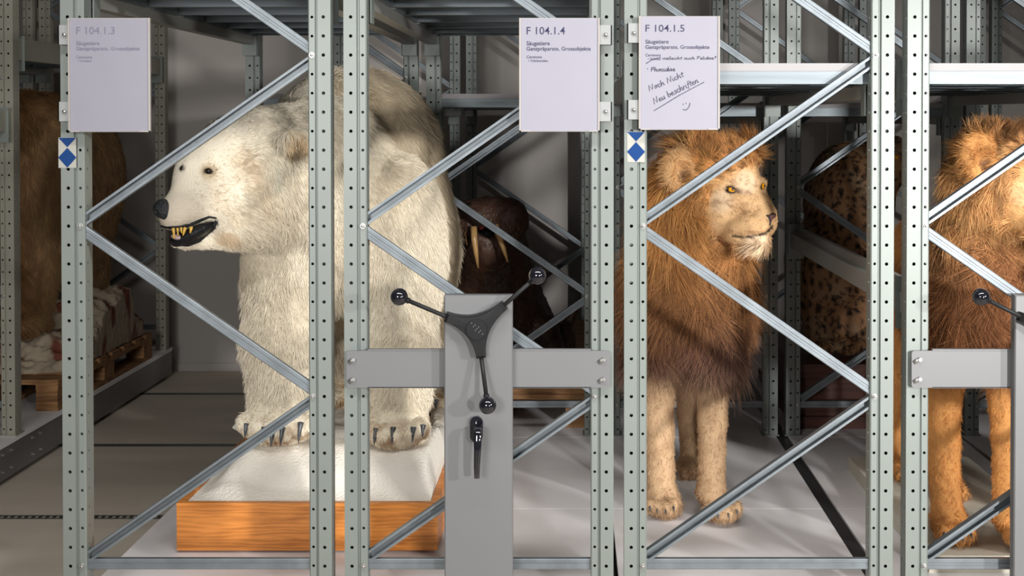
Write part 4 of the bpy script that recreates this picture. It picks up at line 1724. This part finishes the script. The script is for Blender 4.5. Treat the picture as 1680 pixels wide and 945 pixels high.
    loc = (A3(1125, 0, 4.15)[0], 4.15, DECK)
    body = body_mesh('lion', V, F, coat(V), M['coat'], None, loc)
    tag(body, label, 'lion', 'mounted lions on the rack decks')
    eyev, eye2v = np.array(eye), np.array(eye2)

    def flow(P):
        """coat flow: away from the nose on the face, backwards and down on mane, down on legs"""
        face = facemask(P)
        away = P - nose
        away /= np.linalg.norm(away, axis=1)[:, None] + 1e-9
        D = np.tile([-.10, .12, -1.0], (len(P), 1))
        top = sstep(P[:, 2], 1.22, 1.36)
        D = D + top[:, None] * np.array([-.55, .5, 1.25])
        D = D * (1 - face)[:, None] + away * face[:, None]
        return D

    def short(P, n, rng):
        bald = np.zeros(len(P), bool)
        for a, b_ in zip(mline[:-1], mline[1:]):
            ab = b_ - a
            t = np.clip(((P - a) @ ab) / (ab @ ab), 0, 1)
            bald |= np.linalg.norm(P - a - t[:, None] * ab, axis=1) < .0065
        bald |= (np.linalg.norm(P - eyev, axis=1) < .0125) | (np.linalg.norm(P - eye2v, axis=1) < .012) | (np.linalg.norm(P - nose, axis=1) < .018)
        if rng is None:
            w = 1 + 1.5 * facemask(P)
            return np.where(bald, 0, w * np.where(n[:, 1] > .5, .4, 1))
        face = facemask(P)
        legm = 1 - sstep(P[:, 2], leg_top - .05, leg_top + .05)
        L = .020 * (1 - face) + .0062 * face
        L = L * (1 - .50 * legm)
        paw = 1 - sstep(P[:, 2], DECK + .05, DECK + .11)
        L = L * (1 + .5 * paw * legm)
        L = L * rng.uniform(.7, 1.3, len(P))
        D = flow(P) + np.stack([vnoise(P, 30, 51), vnoise(P, 30, 52), vnoise(P, 30, 53)], 1) * .55
        C = coat(P) * rng.uniform(.82, 1.16, len(P))[:, None]
        return L, np.full(len(P), .00058), D, np.full(len(P), .26), C, .1 * np.ones(len(P)), .12 + .05 * rng.random(len(P))
    fur('fur', body, V, F, N, 120000, short, seed=seed + 5, cell=.009, pull=.5, tone=.14)

    chin = H(1235, 396, 3.88)

    def mane_w(P):
        z = P[:, 2]
        m = sstep(z, leg_top + .005, leg_top + .06) * (1 - sstep(P[:, 1], 4.38, 4.55))
        ed = np.linalg.norm((P - H(1114, 278, 3.915)) / np.array([.068, .080, .085]), axis=1)
        return m * sstep(fdist(P), .90, 1.04) * sstep(ed, .9, 1.1)

    def mane(P, n, rng):
        if rng is None:
            return mane_w(P) * (1 + .8 * sstep(P[:, 2], 1.20, 1.35)) * np.where(n[:, 1] > .6, .5, 1)
        z = P[:, 2]
        w = mane_w(P)
        dist = fdist(P) * 1.1
        L = .030 + (pal['mane'] - .030) * sstep(dist, 1.0, 2.1)
        L = L * (1 - .35 * sstep(z, 1.28, 1.38))
        L = L * rng.uniform(.65, 1.2, len(P))
        D = flow(P)
        fr = sstep(dist, 1.0, 1.5)
        back = (1 - fr)
        D = D + back[:, None] * np.array([-.9, .35, .1])
        D += np.stack([vnoise(P, 13, seed + 61), vnoise(P, 13, seed + 62), vnoise(P, 13, seed + 63)], 1) * pal['wild']
        D += np.stack([vnoise(P, 55, 71), vnoise(P, 55, 72), vnoise(P, 55, 73)], 1) * .55
        lift = .20 + .42 * sstep(z, 1.27, 1.38)
        C = coat(P)
        streak = vnoise(P * np.array([1, 1, .18]), 75, seed + 9, 2)
        C = C * (1 + .42 * streak)[:, None] * rng.uniform(.78, 1.22, len(P))[:, None]
        return L, np.full(len(P), .00062), D, lift, C, .30 - .25 * sstep(z, 1.27, 1.38), .10 + .08 * rng.random(len(P))
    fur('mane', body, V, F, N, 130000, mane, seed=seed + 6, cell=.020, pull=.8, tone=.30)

    # nose leather, following the pad
    nb = SDF()
    nb.e(nose + np.array([-.010, .008, .002]), (.024, .012, .0075), .006, Ry(22))
    nb.e(nose + np.array([.012, .010, .002]), (.011, .014, .009), .006)
    nb.c(nose + np.array([.004, .004, -.004]), nose + np.array([.002, .004, -.028]), .0065, .003, .006)
    nb.e(nose + np.array([-.024, -.006, .003]), (.009, .007, .004), .004, Ry(25), '-')
    v, f = surface_nets(nb, nose - .06, nose + .06, .0028)
    cc = np.tile([.24, .10, .085], (len(v), 1))
    cc = mixc(cc, [.016, .016, .022], 1 - sstep(v[:, 0] - nose[0] + .4 * (v[:, 2] - nose[2]), -.004, .008))
    cc = mixc(cc, [.02, .015, .018], sstep(v[:, 2] - nose[2], .002, .006) * .7)
    body_mesh('nose', v, f, cc, coat_mat('nose_leather_%d' % seed, .35, .6, 160, spec=.5), body)
    for (ep, r, g) in ((eye, .0150, (.38, -1, .02)), (eye2, .0125, (.9, -.55, .02))):
        n_ = s.normal(ep)
        eb = eyeball(body, ep - n_ * r * .50, g, r, M['eye_amber'], 22, 50)
        if ep is eye:
            for sg in (1, -1):
                pts = []
                for k in range(9):
                    a = math.pi * k / 8
                    x = -.0165 * math.cos(a)
                    z = sg * .0088 * math.sin(a) - .20 * x
                    pts.append(Vector((ep.x + x, ep.y - .0065 * math.sin(a) - .001 + abs(x) * .12, ep.z + z)))
                mb = MB()
                mb.tube(pts, [.0014 + .0012 * math.sin(math.pi * k / 8) for k in range(9)], 6)
                mb.build('eyelid', M['lid'], eb)
    if mouth_open:
        pts = [Vector(m) + Vector((0, .006, 0)) for m in mline]
        mb = MB()
        mb.tube(pts, [.004, .007, .009, .009, .008, .004], 8)
        mb.build('mouth_lining', M['red'], body)
    # dark seam of the lips
    mb = MB()
    mb.tube([Vector(m) + Vector((0, .0010, 0)) for m in mline], [.002, .0032, .003, .0034, .0042, .0025], 7)
    mb.build('lip_line', M['mouth'], body)
    # claws half hidden in the toe fur
    for (tx, ty, Y) in ((1066, 837, 4.05), (1078, 841, 4.05), (1092, 842, 4.05), (1105, 837, 4.05), (1178, 849, 3.97), (1195, 848, 3.97), (1209, 843, 3.97)):
        p = hitp(s, A3(tx, ty - 5, Y))
        p.z = max(p.z, DECK + .012)
        claw(body, p + Vector((0, .004, 0)), (.1, -.8, -.3), .014, .0035)
    body.location += Vector(off)
    return body


PAL1 = dict(low=[.12, .055, .040], mid=[.36, .165, .062], high=[.66, .325, .105], dark=[.13, .060, .028], crest=[.42, .19, .075],
            face=[.68, .430, .22], white=[.72, .60, .45], brown=[.20, .09, .04], ear=[.78, .47, .22], leg=[.54, .36, .21],
            toe=[.36, .21, .12], mane=.095, wild=.45)
PAL2 = dict(low=[.26, .105, .042], mid=[.34, .145, .058], high=[.62, .33, .13], dark=[.13, .06, .028], crest=[.20, .075, .028],
            face=[.68, .38, .155], white=[.76, .56, .34], brown=[.33, .13, .04], ear=[.62, .30, .10], leg=[.74, .35, .11],
            toe=[.05, .028, .018], mane=.060, wild=1.0)
lion('lion with a full mane standing in the middle, amber eye, head turned right', (0, 0, 0), 1.0, PAL1, 100)

# board under the second lion
bx0 = A3(1396, 757, 4.62)[0]
bx1 = bx0 + 0.445
bz = 0.223
mb = MB()
mb.box(bx0, bx1, 3.60, 4.66, DECK, bz)
o = mb.build('base_board', M['cream_board'], None, ((bx0 + bx1) / 2, 3.60, DECK))
tag(o, 'thick cream painted board under the orange lion at the right', 'base board')
lion('orange lion at the right edge, head cropped by the frame, standing on a cream board', (.832, -.41, .051), .86, PAL2, 200, True, -.035)


# ------------------------------------------------------------------ walrus
def walrus():
    s = SDF()
    e, c = s.e, s.c
    e(A3(803, 372, 5.52), (.145, .16, .130), .05)
    e(A3(772, 364, 5.42), (.085, .09, .095), .035)
    e(A3(834, 362, 5.42), (.088, .09, .100), .035)
    e(A3(804, 350, 5.44), (.085, .09, .070), .03)
    e(A3(798, 405, 5.44), (.062, .075, .062), .02)
    s.e(A3(797, 381, 5.34), (.045, .07, .024), .015, None, '-')
    c(A3(805, 420, 5.62), A3(812, 540, 5.80), .175, .27, .08)
    c(A3(812, 560, 5.85), A3(820, 580, 6.45), .27, .25, .08)
    c(A3(820, 600, 6.45), A3(820, 660, 6.85), .22, .08, .06)
    e(A3(770, 470, 5.66), (.14, .14, .18), .05)
    # flippers
    c(A3(890, 540, 5.66), A3(915, 600, 5.56), .075, .05, .04)
    e(A3(925, 560, 5.80), (.055, .05, .085), .03)
    c(A3(925, 545, 5.85), A3(944, 508, 5.86), .030, .018, .02)
    c(A3(748, 560, 5.62), A3(735, 610, 5.56), .07, .05, .04)
    V, F = surface_nets(s, (-.95, 5.24, .33), (.14, 7.0, 1.22), .013)
    V = V.copy()
    N = vertex_normals(V, F)
    wr = vnoise(V * np.array([1, 1, 2.2]), 34, 77, 2)
    V += N * (0.004 * np.maximum(wr, -.2))[:, None]
    V[:, 2] = np.maximum(V[:, 2], .365)

    def coat(P):
        n1 = vnoise(P, 14, 5, 3)
        col = np.tile([.040, .019, .012], (len(P), 1))
        col = mixc(col, [.075, .036, .021], .6 * sstep(n1, -.2, .7))
        col = mixc(col, [.095, .050, .034], .8 * near(P, A3(798, 405, 5.40), .10))
        col = mixc(col, [.085, .045, .032], .6 * near(P, A3(805, 345, 5.38), .15))
        return col
    w = body_mesh('walrus', V, F, coat(V), M['skin'], None, (A3(810, 0, 5.8)[0], 5.8, .363))
    tag(w, 'dark brown mounted walrus with two yellowish tusks on a pallet behind the polar bear', 'walrus')

    def style(P, n, rng):
        if rng is None:
            return np.where(n[:, 1] > .4, .1, 1.0)
        D = np.tile([0, .3, -1.0], (len(P), 1)) + np.stack([vnoise(P, 30, 51), vnoise(P, 30, 52), vnoise(P, 30, 53)], 1) * .5
        C = coat(P) * rng.uniform(.7, 1.5, len(P))[:, None]
        return .009 * rng.uniform(.7, 1.3, len(P)), np.full(len(P), .0006), D, np.full(len(P), .25), C, np.zeros(len(P)), .1 * np.ones(len(P))
    fur('fur', w, V, F, N, 26000, style, seed=14, nseg=3)
    for pts, r in (([(777, 372), (778, 392), (781, 416), (784.5, 440)], .0150), ([(812, 370), (818, 385), (826, 408), (833, 430)], .0150)):
        mb = MB()
        q = [W(x, y, 5.30 - .012 * math.sin(i)) for i, (x, y) in enumerate(pts)]
        mb.tube(q, [r, r * .92, r * .68, r * .22], 12)
        mb.build('tusk', M['tusk'], w)
    mb = MB()
    mb.sphere(A3(797, 383, 5.40), .040, 16, 10, (1.1, .8, .55))
    mb.build('mouth_lining', M['mouth'], w)
    mb = MB()
    mb.sphere(A3(789, 373, 5.36), .013, 12, 8, (1.0, .6, .8))
    mb.build('gum', M['red'], w)
    for px in (770, 846):
        h = s.hit(px, 336, 5.0, 6.0)
        mb = MB()
        mb.sphere(h, .010, 12, 8)
        mb.build('eye', M['eye_dark'], w)
    # whisker bristles on the pads
    for k in range(26):
        a = RNG.uniform(752, 850)
        h = s.hit(a, RNG.uniform(366, 392) if a < 780 or a > 815 else RNG.uniform(350, 366), 5.0, 6.0)
        n_ = s.normal(h)
        if h.y > 5.6:
            continue
        mb = MB()
        mb.tube([h, h + n_ * .014, h + n_ * .022 + Vector((0, 0, -.012))], [.0012, .001, .0005], 5)
        mb.build('whisker', M['tusk'], w)


def pallet(x0, x1, y0, y1, z0, label, long_axis='y'):
    root = empty('wooden_pallet', ((x0 + x1) / 2, y0, z0), label, 'pallet', 'wooden pallets')
    along = long_axis

    def bx(a0, a1, b0, b1, c0, c1, nm):
        mb = MB()
        if along == 'y':
            mb.box(a0, a1, b0, b1, c0, c1)
        else:
            mb.box(a0, a1, b0, b1, c0, c1)
        return mb.build(nm, M['pallet'], root)
    w, d = x1 - x0, y1 - y0
    # bottom runners along Y, blocks, stringer boards along Y, top deck boards along X
    for k in range(3):
        xa = x0 + k * (w - .10) / 2
        bx(xa, xa + .10, y0, y1, z0, z0 + .020, 'runner_board')
        for j in range(3):
            ya = y0 + j * (d - .13) / 2
            bx(xa + .002, xa + .098, ya, ya + .13, z0 + .020, z0 + .098, 'block')
        bx(xa, xa + .10, y0, y1, z0 + .098, z0 + .118, 'stringer_board')
    n = max(5, int(d / .15))
    for j in range(n):
        ya = y0 + j * (d - .10) / (n - 1)
        bx(x0, x1, ya, ya + .10, z0 + .118, z0 + .140, 'top_board')
    return root


px1 = A3(966, 0, 5.30)[0]
pallet(px1 - .80, px1, 5.30, 6.50, DECK, 'brown wooden pallet under the walrus')
# thin extra boards between pallet and walrus
mb = MB()
mb.box(px1 - .80, px1, 5.31, 6.95, DECK + .140, DECK + .187)
o = mb.build('plinth_board', M['pallet'], None, (px1 - .4, 5.31, DECK + .14))
tag(o, 'brown wooden plinth lying on the pallet directly under the walrus', 'plinth')
walrus()


# ------------------------------------------------------------------ leopard on a dark plinth
def leopard():
    s = SDF()
    e, c = s.e, s.c
    e(A3(1392, 330, 5.75), (.20, .30, .27), .05)
    e(A3(1372, 430, 5.62), (.19, .22, .25), .08)
    e(A3(1335, 450, 5.60), (.11, .17, .20), .06)
    c(A3(1405, 300, 5.80), A3(1462, 262, 5.68), .16, .11, .06)
    e(A3(1478, 262, 5.60), (.095, .11, .09), .03)
    e(A3(1484, 276, 5.52), (.055, .06, .045), .03)
    e(A3(1462, 236, 5.62), (.026, .015, .028), .01)
    e(A3(1492, 237, 5.62), (.026, .015, .028), .01)
    c(A3(1338, 470, 5.56), A3(1345, 560, 5.52), .09, .055, .05)
    e(A3(1348, 568, 5.47), (.05, .09, .035), .03)
    c(A3(1410, 420, 5.58), A3(1420, 560, 5.50), .075, .045, .05)
    e(A3(1420, 568, 5.45), (.045, .08, .034), .03)
    c(A3(1385, 430, 5.56), A3(1388, 555, 5.52), .07, .042, .05)
    e(A3(1388, 568, 5.46), (.045, .08, .034), .03)
    c(A3(1318, 500, 5.62), A3(1300, 420, 5.68), .030, .026, .04)
    c(A3(1300, 420, 5.68), A3(1296, 560, 5.66), .026, .022, .03)
    V, F = surface_nets(s, (.92, 5.30, .42), (1.62, 6.12, 1.50), .0125)
    N = vertex_normals(V, F)
    rg = np.random.default_rng(5)
    cell = .033
    off = rg.random((4096, 3))

    def spots(P):
        g = np.floor(P / cell).astype(int)
        best = np.full(len(P), 9.0)
        for a in (-1, 0, 1):
            for b_ in (-1, 0, 1):
                for d in (-1, 0, 1):
                    q = g + np.array([a, b_, d])
                    h = (q[:, 0] * 73856093 ^ q[:, 1] * 19349663 ^ q[:, 2] * 83492791) & 4095
                    best = np.minimum(best, np.linalg.norm((P - (q + .2 + .6 * off[h]) * cell) * np.array([1.15, 1, .75]), axis=1))
        return best / cell

    def coat(P):
        d = spots(P + .006 * np.stack([vnoise(P, 60, 1), vnoise(P, 60, 2), vnoise(P, 60, 3)], 1))
        col = np.tile([.30, .155, .075], (len(P), 1))
        col = mixc(col, [.38, .27, .17], sstep(vnoise(P, 5, 8), 0, 1) * .5)
        return mixc(col, [.018, .012, .010], 1 - sstep(d, .33, .45))
    w = body_mesh('leopard', V, F, coat(V), M['coat'], None, (A3(1385, 0, 5.6)[0], 5.6, .46))
    tag(w, 'spotted leopard standing in deep shade behind the sloping grey beam', 'leopard')

    def style(P, n, rng):
        if rng is None:
            return np.where(n[:, 1] > .4, .1, 1.0)
        D = np.tile([-.3, .2, -1.0], (len(P), 1))
        C = coat(P) * rng.uniform(.85, 1.15, len(P))[:, None]
        return .013 * rng.uniform(.7, 1.3, len(P)), np.full(len(P), .0009), D, np.full(len(P), .18), C, np.zeros(len(P)), .08 * np.ones(len(P))
    fur('fur', w, V, F, N, 60000, style, seed=24, nseg=3)
    for dx in (-.035, .035):
        mb = MB()
        h = hitp(s, A3(1484 + dx * 370, 258, 5.5))
        mb.sphere(h, .010, 12, 8)
        mb.build('eye', M['eye_amber'], w)
    mb = MB()
    mb.sphere(hitp(s, A3(1486, 274, 5.46)), .014, 12, 8, (1, .6, .7))
    mb.build('nose', M['nose_black'], w)


leopard()
M['plinth'] = wood_mat('dark_red_plinth_wood', (.05, .014, .008), (.11, .032, .02), (1, 5, 5), .5)
mb = MB()
for (z0_, z1_, g) in ((DECK, DECK + .05, .02), (DECK + .05, .40, 0), (.40, .445, .02)):
    mb.box(.955 - g, 1.50 + g, 5.30 - g, 6.30 + g, z0_, z1_)
o = mb.build('dark_plinth', M['plinth'], None, (1.23, 5.30, DECK))
tag(o, 'dark reddish wooden plinth under the leopard at the back right', 'plinth')


# ------------------------------------------------------------------ brown animal on a rock and pallet in the left rack
pallet(C_X + OFFS[2] + .05, -2.305, 5.60, 6.86, DECK, 'wooden pallet with a rocky base in the rack across the aisle, left')


def rock_base():
    s = SDF()
    s.e(A3(50, 600, 5.95), (.40, .26, .16), .06)
    s.e(A3(90, 560, 6.25), (.33, .26, .20), .06)
    s.e(A3(150, 545, 6.45), (.24, .26, .22), .05)
    s.e(A3(190, 555, 6.60), (.15, .20, .15), .04)
    s.e(A3(20, 590, 6.30), (.30, .30, .22), .06)
    V, F = surface_nets(s, (-3.0, 5.55, DECK + .14), (-2.1, 6.95, .75), .014)
    V = V.copy()
    N = vertex_normals(V, F)
    r1 = vnoise(V, 16, 3, 3)
    V += N * (.016 * r1 + .008 * np.abs(vnoise(V, 12, 4, 2)) + .02 * vnoise(V, 4, 9, 2))[:, None]
    V[:, 2] = np.maximum(V[:, 2], DECK + .141)
    V[:, 0] = np.minimum(V[:, 0], -2.32)
    t = sstep(vnoise(V, 4, 15, 2), .15, .7)
    col = mixc(np.tile([.36, .30, .22], (len(V), 1)), [.17, .055, .035], t)
    o = body_mesh('rock_base', V, F, col, M['rock'], None, (-2.6, 6.1, DECK + .14))
    tag(o, 'pale modelled rock with red brown patches on the pallet in the left rack', 'artificial rock')


rock_base()


def brown_animal():
    s = SDF()
    e, c = s.e, s.c
    e(A3(98, 292, 6.40), (.30, .38, .43), .05)
    e(A3(40, 270, 6.10), (.30, .40, .36), .10)
    e(A3(62, 330, 5.98), (.17, .20, .30), .08)
    c(A3(60, 400, 5.95), A3(50, 525, 5.92), .135, .085, .06)
    e(A3(48, 530, 5.86), (.09, .13, .05), .03)
    c(A3(135, 340, 6.42), A3(148, 470, 6.50), .15, .085, .07)
    e(A3(150, 490, 6.44), (.08, .12, .05), .03)
    c(A3(-60, 360, 6.2), A3(-60, 525, 6.15), .13, .09, .06)
    e(A3(-140, 250, 6.1), (.22, .22, .22), .08)
    V, F = surface_nets(s, (-3.5, 5.6, .46), (-2.1, 6.98, 1.70), .016)
    N = vertex_normals(V, F)

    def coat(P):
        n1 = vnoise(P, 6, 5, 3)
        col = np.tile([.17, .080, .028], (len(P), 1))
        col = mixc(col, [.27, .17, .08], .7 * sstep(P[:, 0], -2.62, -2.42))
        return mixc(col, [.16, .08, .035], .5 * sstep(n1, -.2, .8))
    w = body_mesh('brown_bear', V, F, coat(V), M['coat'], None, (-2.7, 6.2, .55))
    tag(w, 'large brown furry animal seen in the dim left rack, standing on rock', 'bear')

    def style(P, n, rng):
        if rng is None:
            return np.where(n[:, 1] > .4, .1, 1.0)
        D = np.tile([.1, .1, -1.0], (len(P), 1)) + np.stack([vnoise(P, 12, 51), vnoise(P, 12, 52), vnoise(P, 12, 53)], 1) * .6
        C = coat(P) * rng.uniform(.75, 1.3, len(P))[:, None]
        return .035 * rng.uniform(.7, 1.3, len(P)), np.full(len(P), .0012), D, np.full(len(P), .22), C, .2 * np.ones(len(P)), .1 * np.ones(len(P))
    fur('fur', w, V, F, N, 60000, style, seed=34, nseg=4)


brown_animal()


# crate-shaped light blocker added out of view to shade the bays behind the lions
cr = empty('light_blocker', (2.15, 3.70, DECK), 'unseen crate-shaped light blocker added on the rack at the far right', 'light blocker')
mb = MB()
mb.box(1.675, 2.27, 3.66, 4.14, DECK + .03, 1.74)
mb.build('blocker_body', M['pallet'], cr)
for (x0_, x1_) in ((1.665, 1.745), (2.20, 2.28)):
    for (za, zb_) in ((DECK, 1.745),):
        mb = MB()
        mb.box(x0_, x1_, 3.64, 3.659, za, zb_)
        mb.build('blocker_corner_batten', M['pallet'], cr)
for za in (DECK + .03, .92, 1.64):
    mb = MB()
    mb.box(1.746, 2.199, 3.64, 3.659, za, za + .08)
    mb.build('blocker_cross_batten', M['pallet'], cr)
